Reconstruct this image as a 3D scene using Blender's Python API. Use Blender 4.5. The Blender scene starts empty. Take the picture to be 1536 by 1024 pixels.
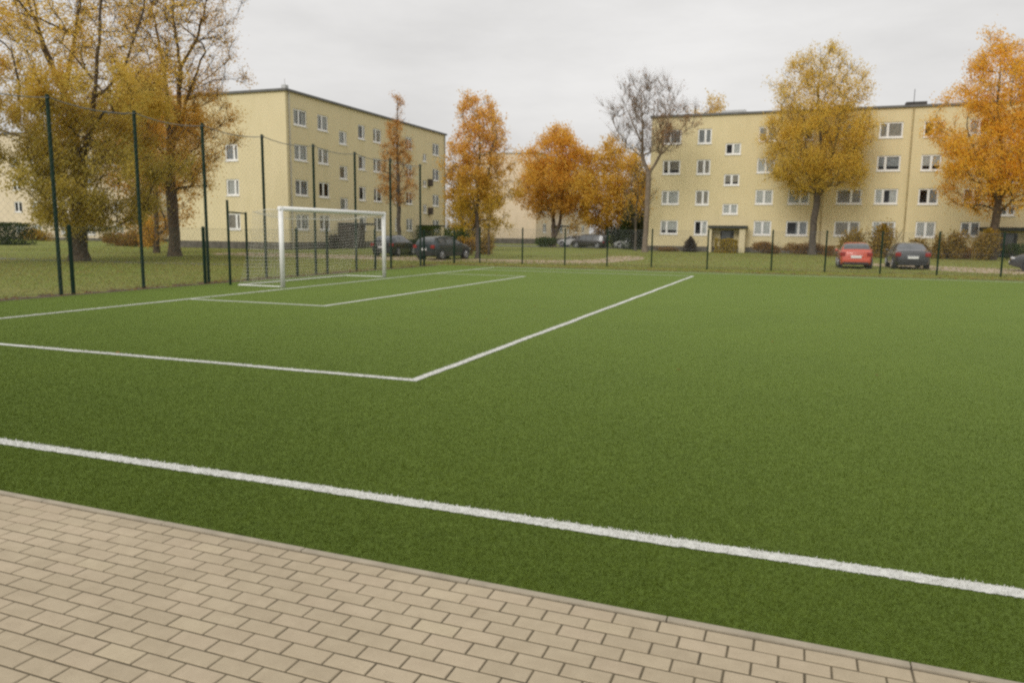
import bpy, math, random
import numpy as np
from mathutils import Vector, Matrix

S = 1.17                      # authoring unit -> metres
C = bpy.context.scene.collection
rnd = random.Random(7)
PI = math.pi

# ------------------------------------------------------------------ materials
def newmat(name):
    m = bpy.data.materials.new(name); m.use_nodes = True
    nt = m.node_tree; b = nt.nodes['Principled BSDF']
    return m, nt, b, nt.nodes.new, nt.links.new

def ramp(nt, stops, interp='LINEAR'):
    r = nt.nodes.new('ShaderNodeValToRGB'); e = r.color_ramp.elements
    r.color_ramp.interpolation = interp
    while len(e) < len(stops): e.new(0.5)
    for k, (p, c) in enumerate(stops):
        e[k].position = p; e[k].color = (*c, 1)
    return r

def noise(nt, scale, detail=4, rough=0.55, coord='Object', vec=None):
    n = nt.nodes.new('ShaderNodeTexNoise'); n.inputs['Scale'].default_value = scale
    n.inputs['Detail'].default_value = detail; n.inputs['Roughness'].default_value = rough
    if vec is None:
        t = nt.nodes.new('ShaderNodeTexCoord'); vec = t.outputs[coord]
    nt.links.new(vec, n.inputs['Vector'])
    return n

def mixc(nt, fac, a, b, blend='MIX'):
    m = nt.nodes.new('ShaderNodeMix'); m.data_type = 'RGBA'; m.blend_type = blend
    for sock, v in ((m.inputs[0], fac), (m.inputs[6], a), (m.inputs[7], b)):
        if isinstance(v, (int, float)): sock.default_value = v
        elif isinstance(v, tuple): sock.default_value = (*v, 1)
        else: nt.links.new(v, sock)
    return m.outputs[2]

def simple(name, col, rough=0.6, metal=0.0, var=0.12, scale=3.0, spec=0.5, coat=0.0, bump=0.0, bscale=60):
    """colour broken up by two noises, so that no surface is one flat value"""
    m, nt, b, N, L = newmat(name)
    n = noise(nt, scale, 5)
    lo = tuple(max(0, c * (1 - var)) for c in col); hi = tuple(min(1, c * (1 + var)) for c in col)
    r = ramp(nt, [(0.3, lo), (0.7, hi)]); L(n.outputs['Fac'], r.inputs[0]); L(r.outputs[0], b.inputs['Base Color'])
    b.inputs['Roughness'].default_value = rough; b.inputs['Metallic'].default_value = metal
    b.inputs['Specular IOR Level'].default_value = spec; b.inputs['Coat Weight'].default_value = coat
    if bump:
        n2 = noise(nt, bscale, 3); bp = N('ShaderNodeBump'); bp.inputs['Strength'].default_value = bump
        bp.inputs['Distance'].default_value = 0.02
        L(n2.outputs['Fac'], bp.inputs['Height']); L(bp.outputs[0], b.inputs['Normal'])
    return m

def leafmat(name, cols, low=None, zlo=0, zhi=1, cl=0.8):
    """leaves: colour per leaf, drifting from clump to clump; low = colours of the lower crown"""
    m, nt, b, N, L = newmat(name)
    g = N('ShaderNodeNewGeometry')
    n = noise(nt, cl, 2)
    a = N('ShaderNodeMath'); a.operation = 'MULTIPLY_ADD'; L(n.outputs['Fac'], a.inputs[0]); a.inputs[1].default_value = 1.5; a.inputs[2].default_value = -0.55
    a2 = N('ShaderNodeMath'); a2.operation = 'MULTIPLY_ADD'; L(g.outputs['Random Per Island'], a2.inputs[0]); a2.inputs[1].default_value = 0.6; L(a.outputs[0], a2.inputs[2])
    def rr(cs):
        r = ramp(nt, [(k / (len(cs) - 1), c) for k, c in enumerate(cs)]); L(a2.outputs[0], r.inputs[0]); return r.outputs[0]
    col = rr(cols)
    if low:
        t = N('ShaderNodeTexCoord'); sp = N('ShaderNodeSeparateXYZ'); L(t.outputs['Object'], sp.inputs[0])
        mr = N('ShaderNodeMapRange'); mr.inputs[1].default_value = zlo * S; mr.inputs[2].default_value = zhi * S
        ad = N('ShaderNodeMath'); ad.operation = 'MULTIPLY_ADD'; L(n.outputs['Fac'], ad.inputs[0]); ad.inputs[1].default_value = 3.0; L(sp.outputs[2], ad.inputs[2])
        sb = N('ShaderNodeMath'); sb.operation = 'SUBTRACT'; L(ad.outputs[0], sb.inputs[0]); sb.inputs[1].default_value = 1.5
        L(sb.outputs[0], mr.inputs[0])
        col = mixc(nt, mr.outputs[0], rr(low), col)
    L(col, b.inputs['Base Color']); b.inputs['Roughness'].default_value = 0.55; b.inputs['Specular IOR Level'].default_value = 0.25
    tr = N('ShaderNodeBsdfTranslucent'); L(col, tr.inputs['Color'])
    ms = N('ShaderNodeMixShader'); ms.inputs[0].default_value = 0.48
    L(b.outputs[0], ms.inputs[1]); L(tr.outputs[0], ms.inputs[2]); L(ms.outputs[0], nt.nodes['Material Output'].inputs[0])
    return m

def wallmat(name, col, streak=0.10):
    m, nt, b, N, L = newmat(name)
    t = N('ShaderNodeTexCoord'); mp = N('ShaderNodeMapping'); mp.inputs['Scale'].default_value = (1.1, 1.1, 0.3); L(t.outputs['Object'], mp.inputs[0])
    n1 = noise(nt, 1.0, 6, 0.65, vec=mp.outputs[0]); n2 = noise(nt, 0.35, 4); n3 = noise(nt, 9, 4)
    d = tuple(c * (1 - 2 * streak) * k for c, k in zip(col, (0.98, 0.98, 0.95)))
    r = ramp(nt, [(0.34, d), (0.56, col)]); L(n1.outputs['Fac'], r.inputs[0])
    c2 = mixc(nt, 0.30, r.outputs[0], mixc(nt, n2.outputs['Fac'], tuple(c * 0.84 for c in col), tuple(min(1, c * 1.1) for c in col)))
    r3 = ramp(nt, [(0.3, (0.9, 0.9, 0.9)), (0.7, (1.06, 1.06, 1.06))]); L(n3.outputs['Fac'], r3.inputs[0])
    L(mixc(nt, 1.0, c2, r3.outputs[0], 'MULTIPLY'), b.inputs['Base Color'])
    b.inputs['Roughness'].default_value = 0.9; b.inputs['Specular IOR Level'].default_value = 0.2
    nb = noise(nt, 25, 3); bp = N('ShaderNodeBump'); bp.inputs['Strength'].default_value = 0.12; bp.inputs['Distance'].default_value = 0.01
    L(nb.outputs['Fac'], bp.inputs['Height']); L(bp.outputs[0], b.inputs['Normal'])
    return m

def glassmat(name, tint=(0.90, 0.93, 0.93), ior=1.55):
    m, nt, b, N, L = newmat(name)
    tr = N('ShaderNodeBsdfTransparent'); tr.inputs[0].default_value = (*tint, 1)
    gl = N('ShaderNodeBsdfGlossy'); gl.inputs['Roughness'].default_value = 0.03
    nn = noise(nt, 1.2, 2); bp = N('ShaderNodeBump'); bp.inputs['Strength'].default_value = 0.06; L(nn.outputs['Fac'], bp.inputs['Height']); L(bp.outputs[0], gl.inputs['Normal'])
    fr = N('ShaderNodeFresnel'); fr.inputs[0].default_value = ior
    ms = N('ShaderNodeMixShader'); L(fr.outputs[0], ms.inputs[0]); L(tr.outputs[0], ms.inputs[1]); L(gl.outputs[0], ms.inputs[2])
    L(ms.outputs[0], nt.nodes['Material Output'].inputs[0])
    return m

M = {}
M['white_paint'] = simple('white_paint', (0.86, 0.855, 0.83), 0.4, var=0.05, scale=6)
M['frame_white'] = simple('frame_white', (0.84, 0.84, 0.83), 0.35, var=0.05, scale=2)
M['sill'] = simple('sill', (0.80, 0.80, 0.79), 0.45, var=0.08, scale=3)
M['green_paint'] = simple('green_paint', (0.006, 0.026, 0.014), 0.65, var=0.25, scale=5, spec=0.25)
M['green_wire'] = simple('green_wire', (0.05, 0.085, 0.06), 0.5, var=0.2, scale=2)
M['grey_wire'] = simple('grey_wire', (0.16, 0.17, 0.18), 0.5, var=0.2, scale=2)
M['net_cord'] = simple('net_cord', (0.70, 0.68, 0.61), 0.8, var=0.2, scale=4)
M['net_rope'] = simple('net_rope', (0.68, 0.66, 0.58), 0.8, var=0.15, scale=6)
M['stand_dark'] = simple('stand_dark', (0.02, 0.028, 0.028), 0.5, var=0.3)
M['yellow_wall'] = wallmat('yellow_wall', (0.75, 0.655, 0.425), 0.03)
M['yellow_wall_gable'] = wallmat('yellow_wall_front', (0.75, 0.645, 0.40), 0.03)
M['pale_wall'] = wallmat('pale_wall', (0.76, 0.63, 0.48), 0.05)
M['cream_wall'] = wallmat('cream_wall', (0.76, 0.65, 0.49), 0.05)
M['plinth'] = simple('plinth', (0.13, 0.115, 0.095), 0.9, var=0.35, scale=2, bump=0.3)
M['roof_edge'] = simple('roof_edge', (0.13, 0.13, 0.125), 0.6, var=0.2)
M['canopy_dark'] = simple('canopy_dark', (0.045, 0.05, 0.045), 0.8, var=0.3)
M['porch_brown'] = simple('porch_brown', (0.075, 0.06, 0.05), 0.9, var=0.3, scale=1.5)
M['door_dark'] = simple('door_dark', (0.022, 0.022, 0.02), 0.5, var=0.3)
M['pipe'] = simple('pipe', (0.42, 0.40, 0.33), 0.5, var=0.2)
M['pipe_yellow'] = simple('pipe_yellow', (0.40, 0.32, 0.16), 0.6, var=0.2)
M['chimney'] = simple('chimney', (0.06, 0.055, 0.05), 0.9, var=0.3)
M['vent_pale'] = simple('vent_pale', (0.50, 0.51, 0.51), 0.7, var=0.1)
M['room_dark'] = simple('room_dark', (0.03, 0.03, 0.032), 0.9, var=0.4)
M['glass'] = glassmat('glass')
M['curtain_white'] = simple('curtain_white', (0.70, 0.69, 0.66), 0.95, var=0.15, scale=4)
M['curtain_grey'] = simple('curtain_grey', (0.42, 0.425, 0.43), 0.95, var=0.2, scale=4)
M['curtain_warm'] = simple('curtain_warm', (0.46, 0.41, 0.34), 0.95, var=0.2, scale=4)
M['bark_dark'] = simple('bark_dark', (0.10, 0.072, 0.048), 0.95, var=0.5, scale=4, bump=0.8, bscale=14)
M['bark_grey'] = simple('bark_grey', (0.10, 0.083, 0.066), 0.95, var=0.4, scale=4, bump=0.7, bscale=14)
M['bark_pale'] = simple('bark_pale', (0.20, 0.155, 0.115), 0.95, var=0.3, scale=4, bump=0.6, bscale=14)
M['tyre'] = simple('tyre', (0.02, 0.02, 0.02), 0.85, var=0.2)
M['rim'] = simple('rim', (0.45, 0.46, 0.47), 0.35, metal=0.7, var=0.1)
M['car_glass'] = simple('car_glass', (0.10, 0.105, 0.11), 0.10, var=0.3, spec=0.8)
M['car_trim'] = simple('car_trim', (0.025, 0.025, 0.026), 0.6, var=0.2)
M['plate'] = simple('plate', (0.75, 0.75, 0.74), 0.4, var=0.05)
M['tail_red'] = simple('tail_red', (0.26, 0.018, 0.015), 0.2, var=0.2)
M['head_clear'] = simple('head_clear', (0.55, 0.56, 0.57), 0.12, var=0.1)
M['globe'] = simple('globe', (0.78, 0.77, 0.72), 0.35, var=0.05)
for nm, c in dict(red=(0.58, 0.095, 0.055), grey=(0.05, 0.052, 0.056), blue=(0.02, 0.031, 0.038), black=(0.016, 0.018, 0.02), white=(0.5, 0.51, 0.52), silver=(0.30, 0.31, 0.31), brown=(0.028, 0.025, 0.022)).items():
    M['paint_' + nm] = simple('paint_' + nm, c, 0.28, metal=0.0, var=0.06, scale=1.5, coat=0.6)

# ------------------------------------------------------------------ mesh builder
class MB:
    def __init__(s): s.v = []; s.f = []
    def box(s, x0, y0, z0, x1, y1, z1):
        n = len(s.v)
        s.v += [(x, y, z) for z in (z0, z1) for y in (y0, y1) for x in (x0, x1)]
        s.f += [tuple(n + k for k in q) for q in ((0, 2, 3, 1), (4, 5, 7, 6), (0, 1, 5, 4), (1, 3, 7, 5), (3, 2, 6, 7), (2, 0, 4, 6))]
        return s
    def quad(s, a, b, c, d):
        n = len(s.v); s.v += [tuple(a), tuple(b), tuple(c), tuple(d)]; s.f.append((n, n + 1, n + 2, n + 3)); return s
    def tube(s, pts, r, sides=8, cap=True):
        P = [Vector(p) for p in pts]; R = r if isinstance(r, (list, tuple)) else [r] * len(P)
        n0 = len(s.v); prev = None
        for i, p in enumerate(P):
            t = (P[min(i + 1, len(P) - 1)] - P[max(i - 1, 0)]).normalized()
            a = t.orthogonal().normalized() if prev is None else (prev - t * prev.dot(t)).normalized()
            prev = a; b = t.cross(a)
            for k in range(sides):
                w = 2 * PI * k / sides + PI / sides
                s.v.append(tuple(p + (a * math.cos(w) + b * math.sin(w)) * R[i]))
        for i in range(len(P) - 1):
            for k in range(sides):
                q = n0 + i * sides
                s.f.append((q + k, q + (k + 1) % sides, q + sides + (k + 1) % sides, q + sides + k))
        if cap:
            s.f.append(tuple(n0 + k for k in range(sides))[::-1]); s.f.append(tuple(n0 + (len(P) - 1) * sides + k for k in range(sides)))
        return s
    def ball(s, c, rx, ry, rz, nu=12, nv=8):
        n0 = len(s.v)
        for j in range(nv + 1):
            th = PI * j / nv
            for i in range(nu):
                ph = 2 * PI * i / nu
                s.v.append((c[0] + rx * math.sin(th) * math.cos(ph), c[1] + ry * math.sin(th) * math.sin(ph), c[2] + rz * math.cos(th)))
        for j in range(nv):
            for i in range(nu):
                a = n0 + j * nu; s.f.append((a + i, a + nu + i, a + nu + (i + 1) % nu, a + (i + 1) % nu))
        return s
    def disc(s, c, r, ax, w, sides=20):
        """short cylinder along world x (ax 0) or z (ax 2) centred at c, width w"""
        p = [Vector(c), Vector(c)]; p[0][ax] -= w / 2; p[1][ax] += w / 2
        return s.tube(p, r, sides)
    def build(s, name, mat, parent=None, scale=None, smooth=False, bevel=0):
        k = S if scale is None else scale
        me = bpy.data.meshes.new(name); me.from_pydata([(x * k, y * k, z * k) for x, y, z in s.v], [], s.f); me.update()
        if smooth:
            me.polygons.foreach_set('use_smooth', [True] * len(me.polygons))
        return link(name, me, mat, parent, bevel)

def link(name, me, mat, parent=None, bevel=0):
    o = bpy.data.objects.new(name, me); C.objects.link(o)
    if mat is not None: me.materials.append(mat)
    if parent is not None: o.parent = parent
    if bevel:
        md = o.modifiers.new('bevel', 'BEVEL'); md.width = bevel; md.segments = 2; md.limit_method = 'ANGLE'
    return o

def np_mesh(name, V, F, mat, parent=None, smooth=False):
    V = np.asarray(V, np.float32) * S; F = np.asarray(F, np.int32)
    me = bpy.data.meshes.new(name); me.vertices.add(len(V)); me.vertices.foreach_set('co', V.ravel())
    k = F.shape[1]; me.loops.add(F.size); me.loops.foreach_set('vertex_index', F.ravel())
    me.polygons.add(len(F)); me.polygons.foreach_set('loop_start', np.arange(0, F.size, k, dtype=np.int32))
    if smooth: me.polygons.foreach_set('use_smooth', np.ones(len(F), bool))
    me.update(calc_edges=True); me.validate()
    return link(name, me, mat, parent)

def tag(o, label, cat, group=None, kind=None):
    o['label'] = label; o['category'] = cat
    if group: o['group'] = group
    if kind: o['kind'] = kind
    return o
def thing(name, label, cat, loc, rz=0, group=None):
    o = bpy.data.objects.new(name, None); C.objects.link(o); o.empty_display_size = 0.2
    o.location = (loc[0] * S, loc[1] * S, (loc[2] if len(loc) > 2 else 0) * S); o.rotation_euler = (0, 0, rz)
    return tag(o, label, cat, group)
def struct(o, label, cat):
    return tag(o, label, cat, kind='structure')

# ------------------------------------------------------------------ camera
cam = bpy.data.cameras.new('camera'); co = bpy.data.objects.new('camera', cam); C.objects.link(co)
R3 = Matrix(((0.9361, -0.0601, 0.3467), (0.3517, 0.1285, -0.9273), (0.0112, 0.9899, 0.1415)))
q = R3.to_quaternion().normalized()
co.matrix_world = Matrix.Translation((0, 0, 1.5 * S)) @ q.to_matrix().to_4x4()
cam.sensor_width = 36; cam.lens = 1145.656 / 1536 * 36; cam.clip_end = 3000; cam.clip_start = 0.05
bpy.context.scene.camera = co

# ------------------------------------------------------------------ sky and light
w = bpy.data.worlds.new('World'); bpy.context.scene.world = w; w.use_nodes = True
nt = w.node_tree; bg = nt.nodes['Background']; N = nt.nodes.new; L = nt.links.new
sky = N('ShaderNodeTexSky'); sky.sky_type = 'NISHITA'; sky.sun_disc = False
SUN_EL, SUN_AZ = math.radians(33), math.radians(193)          # azimuth clockwise from +Y
sky.sun_elevation = SUN_EL; sky.sun_rotation = SUN_AZ; sky.dust_density = 4; sky.air_density = 1
# the overcast: a closed cloud sheet in front of that sky, a little brighter overhead, softly mottled
tc = N('ShaderNodeTexCoord'); sp = N('ShaderNodeSeparateXYZ'); L(tc.outputs['Generated'], sp.inputs[0])
mp = N('ShaderNodeMapping'); mp.inputs['Scale'].default_value = (1.0, 1.0, 3.6); L(tc.outputs['Generated'], mp.inputs[0])
n1 = noise(nt, 1.7, 7, 0.58, vec=mp.outputs[0])
el = N('ShaderNodeMapRange'); el.inputs[1].default_value = 0.0; el.inputs[2].default_value = 0.9; el.inputs[3].default_value = 7.0; el.inputs[4].default_value = 10.6
L(sp.outputs[2], el.inputs[0])
mr = N('ShaderNodeMapRange'); mr.inputs[1].default_value = 0.3; mr.inputs[2].default_value = 0.7; mr.inputs[3].default_value = 0.80; mr.inputs[4].default_value = 1.12
L(n1.outputs['Fac'], mr.inputs[0])
mu = N('ShaderNodeMath'); mu.operation = 'MULTIPLY'; L(el.outputs[0], mu.inputs[0]); L(mr.outputs[0], mu.inputs[1])
cl = N('ShaderNodeVectorMath'); cl.operation = 'SCALE'; cl.inputs[0].default_value = (1.0, 0.985, 0.965); L(mu.outputs[0], cl.inputs['Scale'])
cc = mixc(nt, 0.96, sky.outputs[0], cl.outputs[0])
L(cc, bg.inputs['Color']); bg.inputs['Strength'].default_value = 0.10
sd = bpy.data.lights.new('sun', 'SUN'); so = bpy.data.objects.new('sun', sd); C.objects.link(so)
sd.energy = 1.5; sd.angle = math.radians(30); sd.color = (1.0, 0.96, 0.90)
dv = Vector((math.sin(SUN_AZ) * math.cos(SUN_EL), math.cos(SUN_AZ) * math.cos(SUN_EL), math.sin(SUN_EL)))
so.rotation_euler = dv.to_track_quat('Z', 'Y').to_euler(); so.location = (0, 0, 60)
vs = bpy.context.scene.view_settings; vs.view_transform = 'Standard'; vs.look = 'None'; vs.gamma = 1; vs.exposure = 0.0; vs.use_curve_mapping = False
cy = bpy.context.scene.cycles
cy.filter_width = 2.5; cy.max_bounces = 10; cy.diffuse_bounces = 8; cy.transmission_bounces = 8; cy.transparent_max_bounces = 12; cy.use_denoising = False

# ------------------------------------------------------------------ ground, turf, paving
def groundmat():
    m, nt, b, N, L = newmat('lawn_ground')
    n1 = noise(nt, 0.22, 5); n2 = noise(nt, 1.3, 6, 0.65); n3 = noise(nt, 14, 4)
    r1 = ramp(nt, [(0.35, (0.17, 0.22, 0.045)), (0.55, (0.24, 0.26, 0.065)), (0.7, (0.31, 0.265, 0.095))]); L(n2.outputs['Fac'], r1.inputs[0])
    r2 = ramp(nt, [(0.4, (0.19, 0.24, 0.05)), (0.65, (0.28, 0.25, 0.09))]); L(n1.outputs['Fac'], r2.inputs[0])
    c = mixc(nt, 0.5, r1.outputs[0], r2.outputs[0])
    r3 = ramp(nt, [(0.3, (0.62, 0.62, 0.62)), (0.7, (1.2, 1.2, 1.2))]); L(n3.outputs['Fac'], r3.inputs[0])
    L(mixc(nt, 1.0, c, r3.outputs[0], 'MULTIPLY'), b.inputs['Base Color'])
    b.inputs['Roughness'].default_value = 0.95; b.inputs['Specular IOR Level'].default_value = 0.1
    bp = N('ShaderNodeBump'); bp.inputs['Strength'].default_value = 0.7; bp.inputs['Distance'].default_value = 0.05
    L(n3.outputs['Fac'], bp.inputs['Height']); L(bp.outputs[0], b.inputs['Normal'])
    return m
def turfmat(name, base, dark, light):
    m, nt, b, N, L = newmat(name)
    n1 = noise(nt, 0.5, 5, 0.6); n2 = noise(nt, 7, 5, 0.7); n3 = noise(nt, 160, 3, 0.7); n4 = noise(nt, 45, 3, 0.7)
    r1 = ramp(nt, [(0.32, dark), (0.5, base), (0.68, light)])
    ad = N('ShaderNodeMath'); ad.operation = 'MULTIPLY_ADD'; L(n2.outputs['Fac'], ad.inputs[0]); ad.inputs[1].default_value = 0.5
    ad2 = N('ShaderNodeMath'); ad2.operation = 'MULTIPLY'; L(n1.outputs['Fac'], ad2.inputs[0]); ad2.inputs[1].default_value = 0.5; L(ad2.outputs[0], ad.inputs[2])
    L(ad.outputs[0], r1.inputs[0])
    r3 = ramp(nt, [(0.3, (0.72, 0.72, 0.72)), (0.7, (1.22, 1.22, 1.22))]); L(n3.outputs['Fac'], r3.inputs[0])
    r4 = ramp(nt, [(0.35, (0.8, 0.8, 0.8)), (0.65, (1.15, 1.15, 1.15))]); L(n4.outputs['Fac'], r4.inputs[0])
    c = mixc(nt, 1.0, mixc(nt, 1.0, r1.outputs[0], r3.outputs[0], 'MULTIPLY'), r4.outputs[0], 'MULTIPLY')
    L(c, b.inputs['Base Color']); b.inputs['Roughness'].default_value = 0.7; b.inputs['Specular IOR Level'].default_value = 0.08
    b.inputs['Sheen Weight'].default_value = 0.34; b.inputs['Sheen Roughness'].default_value = 0.5; b.inputs['Sheen Tint'].default_value = (0.58, 0.80, 0.20, 1)
    bp = N('ShaderNodeBump'); bp.inputs['Strength'].default_value = 0.6; bp.inputs['Distance'].default_value = 0.012
    L(n3.outputs['Fac'], bp.inputs['Height']); L(bp.outputs[0], b.inputs['Normal'])
    return m
M['lawn'] = groundmat()
M['turf'] = turfmat('turf', (0.047, 0.073, 0.0045), (0.036, 0.058, 0.0035), (0.059, 0.088, 0.006))
M['fibre'] = turfmat('fibre', (0.064, 0.092, 0.005), (0.050, 0.076, 0.0045), (0.080, 0.109, 0.007))
M['line'] = simple('line_white', (0.66, 0.66, 0.62), 0.8, var=0.12, scale=20, bump=0.5, bscale=150)
M['path'] = simple('path_sand', (0.40, 0.31, 0.21), 0.95, var=0.25, scale=1.2, bump=0.4)
M['asphalt'] = simple('asphalt_old', (0.16, 0.16, 0.14), 0.9, var=0.25, scale=1.5, bump=0.4)
M['soil'] = simple('soil', (0.105, 0.075, 0.045), 0.98, var=0.5, scale=3, bump=0.8, bscale=20)

def sheet(name, poly, z, mat):
    b = MB(); b.v = [(x, y, z) for x, y in poly]; b.f = [tuple(range(len(poly)))]
    return b.build(name, mat)
g = MB(); g.quad((-900, -60, 0), (900, -60, 0), (900, 1200, 0), (-900, 1200, 0))
struct(g.build('lawn', M['lawn']), 'olive green lawn strewn with leaves around the pitch and houses', 'lawn')
TX0, TX1, TY0, TY1 = -15.0, 45.0, 2.895, 31.3
# soil strip along the far and left turf edges
def wavy(x0, y0, x1, y1, wd, seed, n=160):
    r = random.Random(seed); a = []; b_ = []
    dx, dy = x1 - x0, y1 - y0; l = math.hypot(dx, dy); nx, ny = -dy / l, dx / l
    for i in range(n + 1):
        t = i / n; o = wd * r.uniform(0.55, 1.25)
        a.append((x0 + dx * t, y0 + dy * t)); b_.append((x0 + dx * t + nx * o, y0 + dy * t + ny * o))
    return a + b_[::-1]
struct(sheet('soil_strip', wavy(TX0 + 0.1, 3, TX0 + 0.1, TY1, 0.75, 1), 0.004, M['soil']), 'bare brown soil strip along the left turf edge', 'soil')
struct(sheet('soil_strip', wavy(TX1, TY1 - 0.1, TX0, TY1 - 0.1, -0.9, 2, 260)[::1], 0.0044, M['soil']), 'bare brown soil strip along the far turf edge', 'soil')
EDGE = lambda x: -0.0105 * (x + 4.2)
t = MB(); t.box(TX0, TY0, -0.05, TX1, TY1, 0.012)
t.v = [(x, y + (EDGE(x) if y < 3 else 0), z) for x, y, z in t.v]
struct(t.build('pitch', M['turf']), 'green artificial turf football pitch', 'pitch')

FILM = []
LW = 0.045
lines = [  # x0,y0,x1,y1,half width,name,label
    (-12.15, 3.61, 45, 3.61, 0.047, 'touchline', 'wide white touchline nearest the brick paving'),
    (-12.15, 30.3, 45, 30.3, 0.045, 'touchline', 'thin far white touchline along the far turf edge'),
    (-12.15, 3.66, -12.15, 30.255, LW, 'goal_line', 'white goal line running under the goal'),
    (-12.105, 6.74, -3.61, 6.74, LW, 'penalty_line', 'white penalty area line parallel to the near touchline'),
    (-3.565, 6.695, -3.565, 28.05, LW, 'penalty_line', 'white penalty area front line running towards the far houses'),
    (-12.105, 28.05, -3.61, 28.05, LW, 'penalty_line', 'faint far penalty area line'),
    (-12.105, 12.81, -8.80, 12.81, LW, 'goal_area_line', 'short white goal area line on the near side'),
    (-8.76, 12.765, -8.76, 24.65, LW, 'goal_area_line', 'white goal area line in front of the goal'),
    (-12.105, 24.61, -8.80, 24.61, LW, 'goal_area_line', 'short faint goal area line on the far side')]
nr = np.random.default_rng(5)
def blades(n, x0, x1, y0, y1, h=0.022, w_=0.0042, edge=0.0):
    """n turf fibres standing in a rectangle: narrow bent strips (two quads as one quad + tip)"""
    x = nr.uniform(x0 - edge, x1 + edge, n); y = nr.uniform(y0 - edge, y1 + edge, n)
    a = nr.uniform(0, 2 * PI, n); l = nr.uniform(0.2, 1.1, n); b = nr.uniform(0, 2 * PI, n); hh = h * nr.uniform(0.55, 1.2, n)
    ww = w_ * nr.uniform(0.6, 1.3, n) / 2
    base = np.stack([x, y, np.full(n, 0.010)], 1); d = np.stack([np.cos(a) * ww, np.sin(a) * ww, np.zeros(n)], 1)
    tip = base + np.stack([np.cos(b) * hh * l, np.sin(b) * hh * l, hh], 1)
    V = np.stack([base - d, base + d, tip + d * 0.6, tip - d * 0.6], 1).reshape(-1, 3)
    return V, np.arange(4 * n).reshape(-1, 4)
for (x0, y0, x1, y1, hw, nm, lab) in lines:
    r = random.Random(int(abs(x0 * 7 + y0 * 13 + x1)))
    along_x = y0 == y1; l = (x1 - x0) if along_x else (y1 - y0)
    near = min(y0, y1) < 8; st = 0.02 if (near and along_x) else 0.12
    n = int(l / st); V = []; F = []
    for i in range(n + 1):
        s_ = (x0 if along_x else y0) + l * i / n
        wob = 0.006 * math.sin(s_ * 1.7) + 0.004 * math.sin(s_ * 4.1 + 1)
        for sg in (-1, 1):
            o = sg * (hw + r.uniform(-0.006, 0.006)) + wob
            V.append((s_, y0 + o, 0.016) if along_x else (x0 + o, s_, 0.0164))
        if i: k = 2 * i; F.append((k - 2, k, k + 1, k - 1) if along_x else (k - 2, k - 1, k + 1, k))
    V = np.array(V, float); F = np.array(F)
    if near:                           # tufts of white fibre
        xa, xb = max(x0, -9), min(x1, 5)
        if along_x:
            ar = (xb - xa) * 2 * hw; n_ = int(ar * 9000)
            V2, F2 = blades(n_, xa, xb, y0 - hw, y0 + hw, h=0.011, w_=0.005, edge=0.002)
        else:
            V2, F2 = blades(int((16 - y0) * 2 * hw * 6000), x0 - hw, x0 + hw, y0, 16, h=0.011, w_=0.006, edge=0.002)
        V2[:, 2] += 0.004
        F = np.concatenate([F, F2 + len(V)]); V = np.concatenate([V, V2])
    struct(np_mesh(nm, V, F, M['line']), lab, 'line')

# turf pile close to the camera: one object, nobody could count the fibres
Vs = []; Fs = []; off = 0; y = 2.8
while y < 17:                        # density falls off smoothly, only the wedge the photo shows (with a margin)
    b = y + 0.1; dens = 24000 * math.exp(-(y - 2.9) / 3.2)
    xa = max(-1.55 * b - 1.2, -14.9); xb = 0.42 * b + 1.6
    n = int((xb - xa) * 0.1 * dens); V, F = blades(n, xa, xb, y, b, h=0.0105, w_=0.0023)
    c = V.reshape(-1, 4, 3).mean(1); keep = c[:, 1] > 2.899 + EDGE(c[:, 0])
    for (x0, y0, x1, y1, hw, nm, lab) in lines:
        keep &= ~((c[:, 0] > min(x0, x1) - hw - .003) & (c[:, 0] < max(x0, x1) + hw + .003) & (c[:, 1] > y0 - hw - .003) & (c[:, 1] < y1 + hw + .003))
    V = V.reshape(-1, 4, 3)[keep].reshape(-1, 3); n = int(keep.sum()); F = np.arange(4 * n).reshape(-1, 4)
    Vs.append(V); Fs.append(F + off); off += len(V); y = b
tag(np_mesh('turf_fibres', np.concatenate(Vs), np.concatenate(Fs), M['fibre']), 'fine upright green fibres of the artificial turf', 'turf fibres', kind='stuff')

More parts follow.
